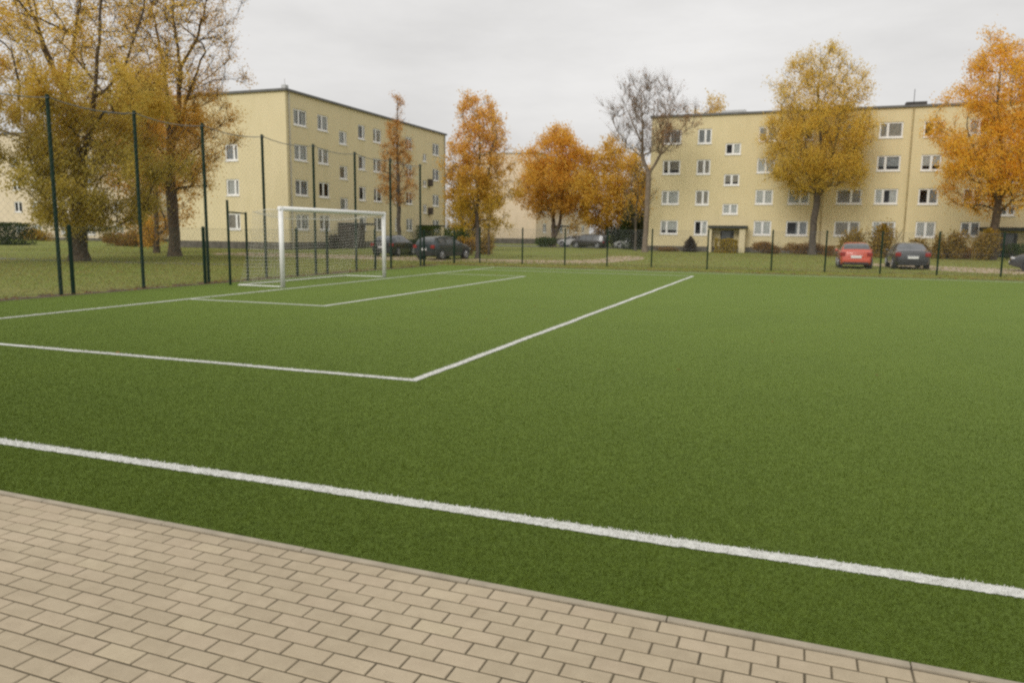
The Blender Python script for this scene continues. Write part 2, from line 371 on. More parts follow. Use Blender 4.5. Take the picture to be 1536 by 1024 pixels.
# kerb and paving
kb = MB()
x = -14.0
while x < 7:
    kb.box(x, 2.858, -0.05, x + 0.846, 2.893, 0.020 + rnd.uniform(-0.001, 0.001)); x += 0.85
M['kerb'] = simple('kerb', (0.34, 0.295, 0.22), 0.9, var=0.15, scale=6, bump=0.3)
kb.v = [(x, y + EDGE(x), z) for x, y, z in kb.v]
struct(kb.build('kerb', M['kerb'], bevel=0.003), 'narrow concrete kerb between brick paving and turf', 'kerb')
def pavermat():
    m, nt, b, N, L = newmat('paver')
    g = N('ShaderNodeNewGeometry')
    r0 = ramp(nt, [(0.0, (0.40, 0.337, 0.24)), (0.05, (0.425, 0.358, 0.255)), (0.5, (0.44, 0.372, 0.265)), (0.9, (0.455, 0.38, 0.275)), (1.0, (0.475, 0.405, 0.285))])
    L(g.outputs['Random Per Island'], r0.inputs[0])
    n1 = noise(nt, 1.1, 5, 0.6); n2 = noise(nt, 240, 3, 0.8); n3 = noise(nt, 11, 5, 0.7)
    r1 = ramp(nt, [(0.3, (0.86, 0.85, 0.84)), (0.7, (1.05, 1.05, 1.05))]); L(n1.outputs['Fac'], r1.inputs[0])
    r2 = ramp(nt, [(0.3, (0.80, 0.79, 0.78)), (0.7, (1.16, 1.16, 1.16))]); L(n2.outputs['Fac'], r2.inputs[0])
    r3 = ramp(nt, [(0.3, (0.91, 0.90, 0.88)), (0.7, (1.05, 1.05, 1.04))]); L(n3.outputs['Fac'], r3.inputs[0])
    c = mixc(nt, 1.0, mixc(nt, 1.0, mixc(nt, 1.0, r0.outputs[0], r1.outputs[0], 'MULTIPLY'), r2.outputs[0], 'MULTIPLY'), r3.outputs[0], 'MULTIPLY')
    L(c, b.inputs['Base Color']); b.inputs['Roughness'].default_value = 0.9; b.inputs['Specular IOR Level'].default_value = 0.25
    bp = N('ShaderNodeBump'); bp.inputs['Strength'].default_value = 0.35; bp.inputs['Distance'].default_value = 0.003
    L(n2.outputs['Fac'], bp.inputs['Height']); L(bp.outputs[0], b.inputs['Normal'])
    return m
M['paver'] = pavermat()
M['joint'] = simple('joint_sand', (0.125, 0.10, 0.06), 0.98, var=0.3, scale=12, bump=0.6, bscale=200)
BL, BW, J = 0.1742, 0.0832, 0.0066
pv = MB()
row = 0; y = 2.853
while y > -0.6:
    x = -9.0 + (BL / 2 if row % 2 else 0) + 0.041
    while x < 5:
        zt = 0.014 + rnd.uniform(-0.0006, 0.0006); tx = rnd.uniform(-0.0005, 0.0005); ty = rnd.uniform(-0.0005, 0.0005)
        jx = rnd.uniform(-0.0008, 0.0008); jy = rnd.uniform(-0.0008, 0.0008)
        xa, xb, ya, yb = x + J / 2 + jx, x + BL - J / 2 + jx, y - BW + J * .58 + jy, y - J * .58 + jy
        n = len(pv.v); c = 0.003
        pv.v += [(xa, ya, -0.01), (xb, ya, -0.01), (xb, yb, -0.01), (xa, yb, -0.01), (xa, ya, zt - c), (xb, ya, zt - c), (xb, yb, zt - c), (xa, yb, zt - c),
                 (xa + c, ya + c, zt - tx - ty), (xb - c, ya + c, zt + tx - ty), (xb - c, yb - c, zt + tx + ty), (xa + c, yb - c, zt - tx + ty)]
        for k in range(4):
            k2 = (k + 1) % 4
            pv.f += [(n + k, n + k2, n + 4 + k2, n + 4 + k), (n + 4 + k, n + 4 + k2, n + 8 + k2, n + 8 + k)]
        pv.f.append((n + 8, n + 9, n + 10, n + 11))
        x += BL
    y -= BW; row += 1
pv.v = [(x, y + EDGE(x), z) for x, y, z in pv.v]
struct(pv.build('paving', M['paver']), 'beige concrete brick paving in running bond', 'paving')
struct(sheet('joint_sand', [(-14, -3), (7, -3), (7, 2.857 + EDGE(7)), (-14, 2.857 + EDGE(-14))], 0.0112, M['joint']), 'brown sand in the joints of the brick paving', 'sand')

# paths
def smooth_poly(pts, it=2):
    for _ in range(it):
        o = []
        for i in range(len(pts)):
            a, b = pts[i], pts[(i + 1) % len(pts)]
            o += [(a[0] * .75 + b[0] * .25, a[1] * .75 + b[1] * .25), (a[0] * .25 + b[0] * .75, a[1] * .25 + b[1] * .75)]
        pts = o
    return pts
struct(sheet('path', smooth_poly([(-34, 35.8), (-22, 35.2), (-16, 35.0), (-10.6, 35.1), (-8.9, 39.5), (-8.6, 46), (-10.2, 52), (-12, 50), (-10.6, 43.5), (-12.5, 39.8), (-17, 39.4), (-24, 40.5), (-34, 42)]), 0.004, M['path']), 'sandy car path behind the goal curving towards the far house', 'path')
struct(sheet('path', smooth_poly([(3.2, 47), (3.5, 43), (5.4, 39.2), (8.5, 36.6), (14, 35.4), (40, 35), (40, 42), (12, 43), (7.5, 44.2), (4.6, 48)]), 0.0042, M['path']), 'sandy parking path by the red and grey cars', 'path')
struct(sheet('footpath', [(-70, 24.4), (-40, 24.6), (-27, 25.1), (-20.5, 26.4), (-20, 27.2), (-27, 26.1), (-40, 25.6), (-70, 25.5)], 0.0046, M['asphalt']), 'narrow grey footpath across the left lawn', 'path')
struct(sheet('road', [(-60, 77), (-14, 77), (-14, 83), (-60, 83)], 0.0038, M['asphalt']), 'old asphalt drive in front of the far pale house', 'road')

# ------------------------------------------------------------------ fences
def diag_wires(p0, p1, z0, z1, pitch, wd):
    """chain link between two ground points: two families of slanting wires clipped to the panel"""
    p0 = Vector((p0[0], p0[1], 0)); p1 = Vector((p1[0], p1[1], 0)); u = p1 - p0; Lh = u.length; u = u / Lh; n = Vector((-u.y, u.x, 0))
    V = []; F = []; H = z1 - z0; k = int((Lh + H) / pitch)
    for sg in (0, 1):
        for i in range(-int(H / pitch), int(Lh / pitch) + 1):
            s0 = i * pitch; a0, a1 = 0.0, H                         # goes from (s0,0) to (s0+H,H)
            if s0 < 0: a0 = -s0
            if s0 + H > Lh: a1 = Lh - s0
            if a1 - a0 < 0.02: continue
            q = []
            for a in (a0, a1):
                zz = z0 + (a if sg == 0 else H - a); c = p0 + u * (s0 + a) + n * (0.003 if sg else -0.003); c.z = zz; q.append(c)
            d = (q[1] - q[0]).normalized(); e = d.cross(n) * wd / 2; m = n * wd / 2; b = len(V)
            for c in q:
                for o in (e, m, -e, -m): V.append(c + o)
            for j in range(4): F.append((b + j, b + (j + 1) % 4, b + 4 + (j + 1) % 4, b + 4 + j))
    return [tuple(v) for v in V], F
def rot_post(mb, x, y, z1, r, sides=10): return mb.tube([(x, y, -0.05), (x, y, z1 - 0.012), (x, y, z1)], [r, r, r * 0.7], sides)

def low_fence(name, label, p0, p1, posts, h, wire, pr=0.035, cat='fence', straw=0.0028, pitch=0.06):
    root = thing(name, label, cat, (p0[0], p0[1], 0))
    P0 = Vector((p0[0], p0[1], 0))
    V, F = diag_wires((0, 0), (p1[0] - p0[0], p1[1] - p0[1]), 0.04, h - 0.05, pitch, straw)
    np_mesh('mesh_panel', V, F, wire, root)
    d = Vector((p1[0] - p0[0], p1[1] - p0[1], 0)); m = MB()
    for z in (0.06, h * 0.5, h - 0.05): m.tube([(0, 0, z), (d.x, d.y, z)], 0.0032, 5)
    m.build('tension_wire', wire, root)
    for (x, y, hh) in posts:
        rot_post(MB(), x - p0[0], y - p0[1], hh, pr).build('post', M['green_paint'], root, smooth=False)
    return root

FX = -15.42
fr = thing('ball_stop_fence', 'tall green ball stop fence with eight posts and top rope behind the goal', 'fence', (FX, 9.9, 0))
tall = [10.1, 12.43, 14.74, 17.02, 19.5, 22.1, 24.65, 27.23, 29.8]
for y in tall:
    m = rot_post(MB(), 0, y - 9.9, 4.33, 0.042); m.tube([(0, y - 9.9, 4.2), (0.09, y - 9.9, 4.28)], 0.012, 6)
    m.build('post', M['green_paint'], fr)
m = MB(); p = []
for a, b in zip([7.8] + tall[:-1], tall):
    for i in range(6):
        t_ = i / 6; p.append((0.05, a + (b - a) * t_ - 9.9, 4.26 - 0.10 * 4 * t_ * (1 - t_)))
p.append((0.05, tall[-1] - 9.9, 4.26)); m.tube(p, 0.011, 6); m.build('top_rope', M['grey_wire'], fr)
V, F = diag_wires((0, -2.1), (0, 19.9), 0.05, 4.20, 0.16, 0.0024)
np_mesh('ball_net', np.array(V) + np.array([0.05, 0, 0]), F, M['grey_wire'], fr)

low_fence('mesh_fence', 'low green chain link fence running along the left turf edge', (-15.3, 7.8), (-15.3, 33.9),
          [(-15.3, y, 1.56) for y in (8.6, 12.64, 16.75, 20.9, 22.6, 25.8, 29.9, 33.0)], 1.55, M['green_wire'], 0.045)
low_fence('mesh_fence', 'long low green chain link fence before the parked red and grey cars', (-15.2, 34.0), (27, 34.0),
          [(x, 34.0, 1.72) for x in (-14.41, -12.24, -10.16, -8.17, -6.16, -3.75, -1.12, 0.97, 3.03, 5.05, 7.22, 9.4, 11.6, 13.8, 16, 18.2, 20.4, 22.6, 24.8)], 1.70, M['grey_wire'], 0.034)
gt = thing('gate_frame', 'open gate frame of two green posts and a top bar left of the goal', 'gate', (-14.3, 16.58, 0))
rot_post(MB(), 0, 0, 2.26, 0.034).build('post', M['green_paint'], gt); rot_post(MB(), -0.9, 1.8, 1.99, 0.034).build('post', M['green_paint'], gt)
MB().tube([(0, 0, 1.95), (-0.9, 1.8, 1.95)], 0.02, 8).build('top_bar', M['green_paint'], gt)

# ------------------------------------------------------------------ goal
GX, GY0, GY1, GH = -12.52, 16.47, 21.66, 2.03
go = thing('football_goal', 'white football goal with pale sagging net on the green pitch', 'goal', (GX, GY0, 0))
GW = GY1 - GY0
for y in (0, GW): MB().tube([(0, y, 0.0), (0, y, GH + 0.055)], 0.062, 18).build('post', M['white_paint'], go, smooth=True)
MB().tube([(0, -0.06, GH), (0, GW + 0.06, GH)], 0.0613, 18).build('crossbar', M['white_paint'], go, smooth=True)
gf = MB(); gf.tube([(0, 0, 0.035), (-1.42, 0, 0.035), (-1.42, GW, 0.035), (0, GW, 0.035)], 0.014, 10); gf.build('ground_frame', M['white_paint'], go)
for y in (0.02, GW - 0.02):
    MB().tube([(0, y, GH - 0.03), (-0.45, y, GH - 0.02), (-0.85, y, GH - 0.09)], 0.008, 8).build('net_bracket', M['net_cord'], go)
def net_surface(fn, nu, nv, r):
    """square net: cords along both directions of a surface fn(u, v)"""
    m = MB()
    for i in range(nu + 1): m.tube([fn(i / nu, j / (nv if nv < 40 else nv / 2)) for j in range((nv if nv < 40 else nv // 2) + 1)], r, 3, False)
    for j in range(nv + 1): m.tube([fn(i / (nu // 2), j / nv) for i in range(nu // 2 + 1)], r, 3, False)
    return m
def sagf(u): return 0.17 * abs(math.sin(PI * u)) ** 0.8 * (0.85 + 0.15 * math.sin(9 * u))
nets = MB()
def addnet(b):
    n = len(nets.v); nets.v += b.v; nets.f += [tuple(k + n for k in f) for f in b.f]
r_ = 0.0022
addnet(net_surface(lambda u, v: (-0.05 - 0.82 * v, GW * u, GH - 0.02 - 0.06 * v - sagf(u) * v * 1.3 - 0.05 * math.sin(PI * v)), 56, 9, r_))
addnet(net_surface(lambda u, v: (-0.87 - 0.52 * v ** 1.6 + 0.05 * math.sin(7 * u + 3 * v) * math.sin(PI * v), GW * u, (GH - 0.08 - sagf(u) * 1.3) * (1 - v) + 0.03 * v), 56, 20, r_))
for y in (0.0, GW):
    addnet(net_surface(lambda u, v, y=y: (-(0.05 + (0.82 + 0.52 * v ** 1.6) * u), y + (0.05 * math.sin(5 * u) * math.sin(PI * v)), (GH - 0.02 - 0.06 * u) * (1 - v) + 0.03 * v), 10, 20, r_))
nets.build('net', M['net_cord'], go)
m = MB(); m.tube([(-0.87, GW * i / 30, GH - 0.08 - sagf(i / 30) * 1.3) for i in range(31)], 0.007, 5); m.build('net_rope', M['net_rope'], go)

# ------------------------------------------------------------------ houses
def facade(root, wallb, o, u, n, L_, H, wins, frame_depth=0.075):
    """o: ground corner, u: unit along, n: outward unit; wins: (a, b, z0, z1, mullions, curtain)
    wall cells around the openings and the reveals go to wallb; each window becomes a part of root"""
    o = Vector((*o, 0)); u = Vector((*u, 0)); n = Vector((*n, 0)); Z = Vector((0, 0, 1))
    P = lambda a, z, d=0.0: tuple(o + u * a + Z * z + n * d)
    us = sorted({0.0, L_} | {round(v, 4) for w_ in wins for v in w_[:2]})
    for a, b in zip(us[:-1], us[1:]):
        mid = (a + b) / 2; cuts = sorted([(w_[2], w_[3]) for w_ in wins if w_[0] < mid < w_[1]])
        z = 0.0
        for c0, c1 in cuts + [(H, H)]:
            if c0 > z: wallb.quad(P(a, z), P(b, z), P(b, c0), P(a, c0))
            z = c1
    for (a, b, z0, z1, mull, cur) in wins:
        D = -frame_depth - 0.05
        wallb.quad(P(a, z0), P(a, z1), P(a, z1, D), P(a, z0, D)); wallb.quad(P(b, z0), P(b, z0, D), P(b, z1, D), P(b, z1))
        wallb.quad(P(a, z1), P(b, z1), P(b, z1, D), P(a, z1, D)); wallb.quad(P(a, z0), P(a, z0, D), P(b, z0, D), P(b, z0))
        f = MB()
        def bar(a0, a1, b0, b1, d0, d1, mb=None):
            mb = mb or f; k = len(mb.v)
            for d in (d0, d1):
                for zz in (b0, b1):
                    for aa in (a0, a1): mb.v.append(P(aa, zz, d))
            mb.f += [tuple(k + j for j in q_) for q_ in ((0, 1, 3, 2), (4, 6, 7, 5), (0, 4, 5, 1), (1, 5, 7, 3), (3, 7, 6, 2), (2, 6, 4, 0))]
        t = 0.115; d0, d1 = -frame_depth - 0.05, -frame_depth + 0.015
        bar(a + .003, a + t, z0 + .003, z1 - .003, d0, d1); bar(b - t, b - .003, z0 + .003, z1 - .003, d0, d1)
        bar(a + t, b - t, z0 + .003, z0 + t + .02, d0, d1); bar(a + t, b - t, z1 - t, z1 - .003, d0, d1)
        for mm in mull:
            c = a + (b - a) * mm; bar(c - 0.088, c + 0.088, z0 + t + .02, z1 - t, d0, d1 + 0.004)
        fo = f.build('window', M['frame_white'], root)
        g_ = MB().quad(P(a + .02, z0 + .02, -frame_depth - 0.02), P(b - .02, z0 + .02, -frame_depth - 0.02), P(b - .02, z1 - .02, -frame_depth - 0.02), P(a + .02, z1 - .02, -frame_depth - 0.02))
        g_.build('pane', M['glass'], fo)
        s_ = MB(); bar(a - 0.05, b + 0.05, z0 - 0.055, z0 - 0.004, -0.09, 0.06, s_); s_.build('sill', M['sill'], fo)
        # room behind: dark back, and curtains hung just behind the pane
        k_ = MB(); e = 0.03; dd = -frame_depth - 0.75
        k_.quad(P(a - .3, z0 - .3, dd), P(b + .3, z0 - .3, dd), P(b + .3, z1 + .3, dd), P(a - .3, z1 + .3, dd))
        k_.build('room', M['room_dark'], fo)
        if cur:
            kind, parts = cur
            cb = MB()
            for (c0, c1, lo) in parts:
                A0, A1 = a + (b - a) * c0, a + (b - a) * c1; nn = max(4, int((A1 - A0) / 0.05)); k = len(cb.v)
                for i in range(nn + 1):
                    aa = A0 + (A1 - A0) * i / nn; dp = -frame_depth - 0.075 + 0.02 * math.sin(i * 1.9)
                    cb.v += [P(aa, z0 + (z1 - z0) * lo + 0.01, dp), P(aa, z1 - 0.01, dp)]
                    if i: q_ = k + 2 * i; cb.f.append((q_ - 2, q_, q_ + 1, q_ - 1))
            cb.build('curtain', M['curtain_' + kind], fo, smooth=True)

def rcurtain(r):
    k = r.random(); kind = r.choice(['white', 'grey', 'grey', 'warm', 'white'])
    if k < 0.07: return None
    if k < 0.60: return (kind, [(0, 1, 0)])
    if k < 0.75: return (kind, [(0, 0.36, 0), (0.64, 1, 0)])
    if k < 0.9: return (kind, [(0, 1, 0.3)])
    return (kind, [(0, 0.55, 0)] if r.random() < .5 else [(0.45, 1, 0)])

def roof_slab(root, x0, y0, x1, y1, z, over=0.16, th=0.17):
    m = MB(); m.box(x0 - over, y0 - over, z, x1 + over, y1 + over, z + th)
    return m.build('roof', M['roof_edge'], root)

def box_house(name, label, x0, y0, x1, y1, H, mat, front, side, side_is='east', mat2=None, plinth=0.55):
    """front: windows on the face towards -y; side: windows on the +x face (a measured along +y)"""
    root = thing(name, label, 'apartment block', (x0, y0, 0)); W, D = x1 - x0, y1 - y0
    wb = MB()
    facade(root, wb, (0, 0), (1, 0), (0, -1), W, H, front)
    facade(root, wb, (W, 0), (0, 1), (1, 0), D, H, side)
    wb.quad((0, 0, 0), (0, 0, H), (0, D, H), (0, D, 0)); wb.quad((0, D, 0), (0, D, H), (W, D, H), (W, D, 0))
    wb.build('wall', mat, root)
    if plinth:
        pm = MB(); pm.box(-.03, -.03, -0.1, W + .03, -0.0, plinth); pm.box(W, .0, -0.1, W + .03, D, plinth); pm.build('plinth', M['plinth'], root)
    roof_slab(root, 0, 0, W, D, H)
    return root
rw = random.Random(42)
TOP = [2.66, 5.25, 7.86, 10.44]; WH = 1.17
def col(a, b, mull, rows=(0, 1, 2, 3), h=WH, tops=TOP):
    return [(a - .035, b + .035, tops[r] - h - .02, tops[r] + .035, [mull] if not isinstance(mull, list) else mull, rcurtain(rw)) for r in rows]
def stair(a, b, mull=0.5, zs=((3.22, 4.12), (5.66, 6.62), (8.24, 9.20))):
    return [(a, b, z0, z1, [mull], rcurtain(rw)) for z0, z1 in zs]
# left block: end wall towards the pitch, long face towards +x; x -47..-36, y 48.3..75.4
AX, AY = -47.0, 48.3
side = col(0.95, 2.55, 0.42) + col(4.0, 5.4, 0.45) + stair(6.95, 8.15, 0.72, ((3.1, 4.2), (5.68, 6.8), (8.5, 9.6))) + col(9.9, 11.0, 0.7) + col(12.35, 13.75, 0.4) + col(16.15, 17.05, 0.3) + col(18.35, 19.65, 0.5) + stair(21.9, 22.75, 0.5, ((3.3, 4.2), (5.9, 6.6), (8.4, 9.2))) + col(24.1, 25.6, 0.45)
front = col(5.35, 6.5, 0.68, (0, 1, 2), h=1.2)
A = box_house('apartment_block', 'yellow four storey block behind the goal seen at its corner', AX, AY, -36.0, 75.4, 11.55, M['yellow_wall'], front, side)
WA = 11.0
m = MB(); m.tube([(WA + .07, 0.35, 0), (WA + .07, 0.35, 11.5)], 0.06, 8); m.build('downpipe', M['pipe'], A)
m = MB(); m.tube([(WA + .07, 26.85, 0), (WA + .07, 26.85, 11.5)], 0.06, 8); m.build('downpipe', M['pipe'], A)
m = MB(); m.box(WA - .55, .3, 11.72, WA - .2, .7, 12.05); m.tube([(WA - .38, .5, 12.0), (WA - .38, .5, 12.5)], .02, 5); m.build('chimney', M['vent_pale'], A)
for (y, pv_) in ((6.5, 3.3), (20.9, 3.0)):
    m = MB(); m.box(WA + .004, y, 1.95, WA + 1.5, y + pv_, 2.12); m.build('canopy', M['canopy_dark'], A)
    m = MB(); m.box(WA + .004, y + .02, 0, WA + 1.35, y + .16, 1.95)
    if y < 10: m.box(WA + 1.2, y + .16, 0, WA + 1.35, y + 2.0, 1.95)
    m.build('porch_wall', M['porch_brown'], A)
    m = MB(); m.box(WA + .004, y + 1.0, 0, WA + .05, y + 2.1, 1.8); d_ = m.build('door', M['door_dark'], A)
    m = MB(); m.tube([(WA + .09, y + 1.1, .85), (WA + .09, y + 1.1, 1.05)], .012, 6); m.build('handle', M['rim'], d_)
for z in (3.15, 6.0):                      # two small brown boxes beside the second stair windows
    m = MB(); m.box(WA + .004, 22.95, z + .05, WA + .35, 23.5, z + .75); m.build('wall_box', M['porch_brown'], A)

# right block: long face towards the pitch at y 69
BX0, BX1 = -12.9, 27.0
o_ = -BX0
front = []
for a, b, mu_, h in ((-11.8, -10.32, .36, WH), (-8.86, -7.76, .55, 1.22), (-3.86, -2.5, .5, WH), (-1.26, 0.4, .58, WH), (2.5, 4.36, .58, WH), (5.34, 6.98, .36, WH), (8.5, 9.86, .5, 1.2), (11.62, 12.92, .5, 1.1), (17.0, 18.4, .5, WH), (20, 21.6, .5, WH)):
    front += col(a + o_, b + o_, mu_, h=h)
front += stair(-6.55 + o_, -5.26 + o_, .5) + stair(14.15 + o_, 15.2 + o_, .5, ((3.16, 4.02), (5.62, 6.5), (8.2, 9.1)))
B = box_house('apartment_block', 'long yellow four storey block behind the red and grey cars', BX0, 69.0, BX1, 80.5, 11.55, M['yellow_wall_gable'], front, [], plinth=0.45)
for x in (1.4, 7.65):
    m = MB(); m.tube([(x + o_, -.06, 0), (x + o_, -.06, 11.5)], 0.055, 8); m.build('downpipe', M['pipe_yellow'], B)
m = MB(); m.box(7.2 + o_, 1.2, 11.72, 8.7 + o_, 2.2, 12.15); m.tube([(7.8 + o_, 1.7, 12.1), (7.8 + o_, 1.7, 13.2)], .025, 5); m.build('chimney', M['chimney'], B)
m = MB(); m.box(-7.2 + o_, 2.2, 11.72, -5.2 + o_, 3.6, 12.25); m.build('roof_vent', M['vent_pale'], B)
m = MB(); m.box(1.9 + o_, 2.2, 11.72, 3.2 + o_, 3.6, 12.3); m.build('chimney', M['chimney'], B)
m = MB(); m.tube([(-11.4 + o_, 2, 11.7), (-11.4 + o_, 2, 13.0)], .02, 5); m.tube([(-11.4 + o_, 1.7, 12.8), (-11.4 + o_, 2.3, 12.8)], .012, 4); m.build('antenna', M['roof_edge'], B)
for (x0, x1, z0, z1) in ((-7.55, -4.35, 2.02, 2.26), (12.9, 17.2, 2.0, 2.28)):
    m = MB(); m.box(x0 + o_, -1.25, z0, x1 + o_, -.004, z1); m.build('canopy', M['canopy_dark'], B)
    MB().box(x0 + .12 + o_, -1.1, 0, x0 + .32 + o_, -.004, z0).build('porch_wall', M['yellow_wall'], B); MB().box(x1 - .6 + o_, -1.1, 0, x1 - .12 + o_, -.004, z0).build('porch_wall', M['yellow_wall'], B)
    xm = (x0 + x1) / 2 - .1
    m = MB(); m.box(xm - .55 + o_, -.05, 0, xm + .55 + o_, -.004, 1.85); d_ = m.build('door', M['door_dark'], B)
    m = MB(); m.tube([(xm + .42 + o_, -.09, .85), (xm + .42 + o_, -.09, 1.1)], .012, 6); m.build('handle', M['rim'], d_)
    m = MB(); m.box(xm - .42 + o_, -.07, 1.0, xm + .3 + o_, -.051, 1.72); m.build('door_glass', M['car_glass'], d_)

# pale block in the gap, blank end wall towards us
side = []
for y0 in (3, 6.6, 10.6, 14.6, 18.6, 22.4): side += col(y0, y0 + 1.5, .5)
Cb = box_house('apartment_block', 'pale block with a blank end wall between the two yellow blocks', -41.0, 95.0, -32.4, 122.0, 11.6, M['pale_wall'], [], side, plinth=0.7)
for c_ in Cb.children:
    if c_.name.startswith('roof'): c_.data.materials[0] = M['vent_pale']
m = MB(); m.box(8.604, 8.0, 2.3, 10.2, 11.5, 2.5); m.build('canopy', M['canopy_dark'], Cb)
# far left cream block
front = []
DX = -112.0
for x0 in (-110, -105, -100, -95.8, -91): pass
tops = [1.92, 4.42, 6.95, 9.5]
for px in (-100.5, -96.0, -92.6, -87.25, -84.35, -80.0, -76.0, -71.8): front += [(px - DX, px - DX + 1.35, t - 1.25, t, [0.5], rcurtain(rw)) for t in tops]
Db = box_house('apartment_block', 'cream block partly hidden by the big olive tree at far left', DX, 65.0, -67.5, 76.0, 12.1, M['cream_wall'], front, [], plinth=0.3)

# ------------------------------------------------------------------ trees
def cone_twigs(base, tip, r):
    """thin three sided cones, one per twig"""
    n = len(base); d = tip - base; d /= np.linalg.norm(d, axis=1)[:, None] + 1e-9
    up = np.where(np.abs(d[:, 2:3]) > 0.9, np.array([[1., 0, 0]]), np.array([[0., 0, 1]])); a = np.cross(d, up); a /= np.linalg.norm(a, axis=1)[:, None]; b = np.cross(d, a)
    rr = r[:, None]
    V = np.stack([base + a * rr, base + (-0.5 * a + 0.87 * b) * rr, base + (-0.5 * a - 0.87 * b) * rr, tip + a * rr * .35, tip + (-0.5 * a + .87 * b) * rr * .35, tip + (-.5 * a - .87 * b) * rr * .35], 1).reshape(-1, 3)
    q = np.array([[0, 1, 4, 3], [1, 2, 5, 4], [2, 0, 3, 5]]); F = (np.arange(n)[:, None, None] * 6 + q[None]).reshape(-1, 4)
    return V, F

def grow(rg, stems, tips, minz, curve=0.5, droop=0.0, jit=0.04):
    P = [np.zeros(3)]; par = [-1]
    for s in stems:
        s = [np.array(p, float) for p in s]
        if np.linalg.norm(s[0]) < 1e-6: cur = 0
        else: cur = int(np.argmin(np.linalg.norm(np.array(P) - s[0], axis=1)))
        for p in s[1:]:
            q = P[cur]; n = max(1, int(np.linalg.norm(p - q) / 0.45))
            for k in range(1, n + 1):
                pt = q + (p - q) * k / n + (rg.normal(0, 0.02, 3) if k < n else 0)
                P.append(pt); par.append(cur); cur = len(P) - 1
    nstem = len(P)
    SP = np.array(P)
    order = np.argsort([np.min(np.linalg.norm(SP - t, axis=1)) for t in tips])
    A = np.zeros((nstem + len(tips) * 14, 3)); A[:nstem] = SP; n = nstem; par = par + [0] * (len(A) - nstem); tipidx = []
    for t in tips[order]:
        d = t - A[:n]; l = np.linalg.norm(d, axis=1) + 1e-6
        cost = l * (1 + 1.6 * np.clip(0.45 - d[:, 2] / l, 0, 2)) + np.where(A[:n, 2] < minz, 50, 0)
        i = int(np.argmin(cost)); p0 = A[i]; pd = A[i] - A[par[i]] if par[i] >= 0 else np.array([0, 0, 1.]); pd = pd / (np.linalg.norm(pd) + 1e-6)
        ctrl = p0 + (pd * curve + (t - p0) / l[i] * (1 - curve)) * l[i] * 0.55 + rg.normal(0, jit * l[i], 3)
        ctrl[2] += -droop * l[i] * .3
        k = int(min(12, max(2, l[i] / 0.4))); cur = i
        for j in range(1, k + 1):
            u = j / k; A[n] = (1 - u) ** 2 * p0 + 2 * u * (1 - u) * ctrl + u * u * t; par[n] = cur; cur = n; n += 1
        tipidx.append(cur)
    return A[:n], np.array(par[:n]), tipidx

def wood_mesh(A, par, rt, r0):
    n = len(A); cnt = np.zeros(n); ch = [[] for _ in range(n)]
    for i in range(n - 1, 0, -1):
        if not ch[i]: cnt[i] = 1
        cnt[par[i]] += cnt[i]; ch[par[i]].append(i)
    e = math.log(r0 / rt) / math.log(cnt[0]); rad = rt * np.maximum(cnt, 1) ** e
    low = np.clip(1 - A[:, 2] / 0.8, 0, 1); rad *= 1 + 0.45 * low ** 2 * (A[:, 0] ** 2 + A[:, 1] ** 2 < 1.0)
    V = []; F = []
    stack = [(0, None)]
    while stack:
        s, pr = stack.pop(); chain = [s] if pr is None else [pr, s]
        c = s
        while ch[c]:
            ks = sorted(ch[c], key=lambda k: -cnt[k])
            for k in ks[1:]: stack.append((k, c))
            c = ks[0]; chain.append(c)
        rr = [rad[k] for k in chain]
        if pr is not None: rr[0] = rr[1]
        sides = 9 if rr[0] > 0.1 else (6 if rr[0] > 0.035 else 3)
        b0 = len(V); prev = None
        for j, k in enumerate(chain):
            t = A[chain[min(j + 1, len(chain) - 1)]] - A[chain[max(j - 1, 0)]]; t = t / (np.linalg.norm(t) + 1e-9)
            if prev is None: a = np.cross(t, [0.3, 1, 0.1]); 
            else: a = prev - t * (prev @ t)
            a = a / (np.linalg.norm(a) + 1e-9); prev = a; b = np.cross(t, a)
            for m in range(sides):
                w_ = 2 * PI * m / sides; V.append(A[k] + (a * math.cos(w_) + b * math.sin(w_)) * rr[j])
        for j in range(len(chain) - 1):
            for m in range(sides):
                q_ = b0 + j * sides; F.append((q_ + m, q_ + (m + 1) % sides, q_ + sides + (m + 1) % sides, q_ + sides + m))
    return np.array(V), np.array(F), rad

def leaf_quads(rg, pos, size, asp=0.62):
    n = len(pos); a = rg.normal(0, 1, (n, 3)); a /= np.linalg.norm(a, axis=1)[:, None]; b = rg.normal(0, 1, (n, 3)); b -= a * np.sum(a * b, 1)[:, None]; b /= np.linalg.norm(b, axis=1)[:, None]
    s = (size * rg.uniform(0.6, 1.35, n))[:, None] / 2
    V = np.stack([pos - a * s, pos + b * s * asp, pos + a * s, pos - b * s * asp], 1).reshape(-1, 3)
    return V, np.arange(4 * n).reshape(-1, 4)

def envelope(rg, prof, n, lean=(0, 0), inner=0.45, lob=0.22):
    z = np.array([p[0] for p in prof]); r = np.array([p[1] for p in prof])
    zz = np.linspace(z[0], z[-1], 200); rr = np.interp(zz, z, r); c = np.cumsum(rr ** 1.5 + .05); c /= c[-1]
    Z = np.interp(rg.random(n), c, zz); Rr = np.interp(Z, z, r); th = rg.uniform(0, 2 * PI, n); ph = rg.uniform(0, 6, 4)
    lobe = 1 + lob * np.sin(3 * th + ph[0] + Z * .9) + lob * .7 * np.sin(2 * th + ph[1] - Z * 1.7) + lob * .5 * np.sin(5 * th + 2.3 * Z)
    R_ = Rr * lobe * rg.random(n) ** inner
    h = (Z - z[0]) / (z[-1] - z[0])
    return np.stack([R_ * np.cos(th) + lean[0] * h, R_ * np.sin(th) + lean[1] * h, Z], 1)

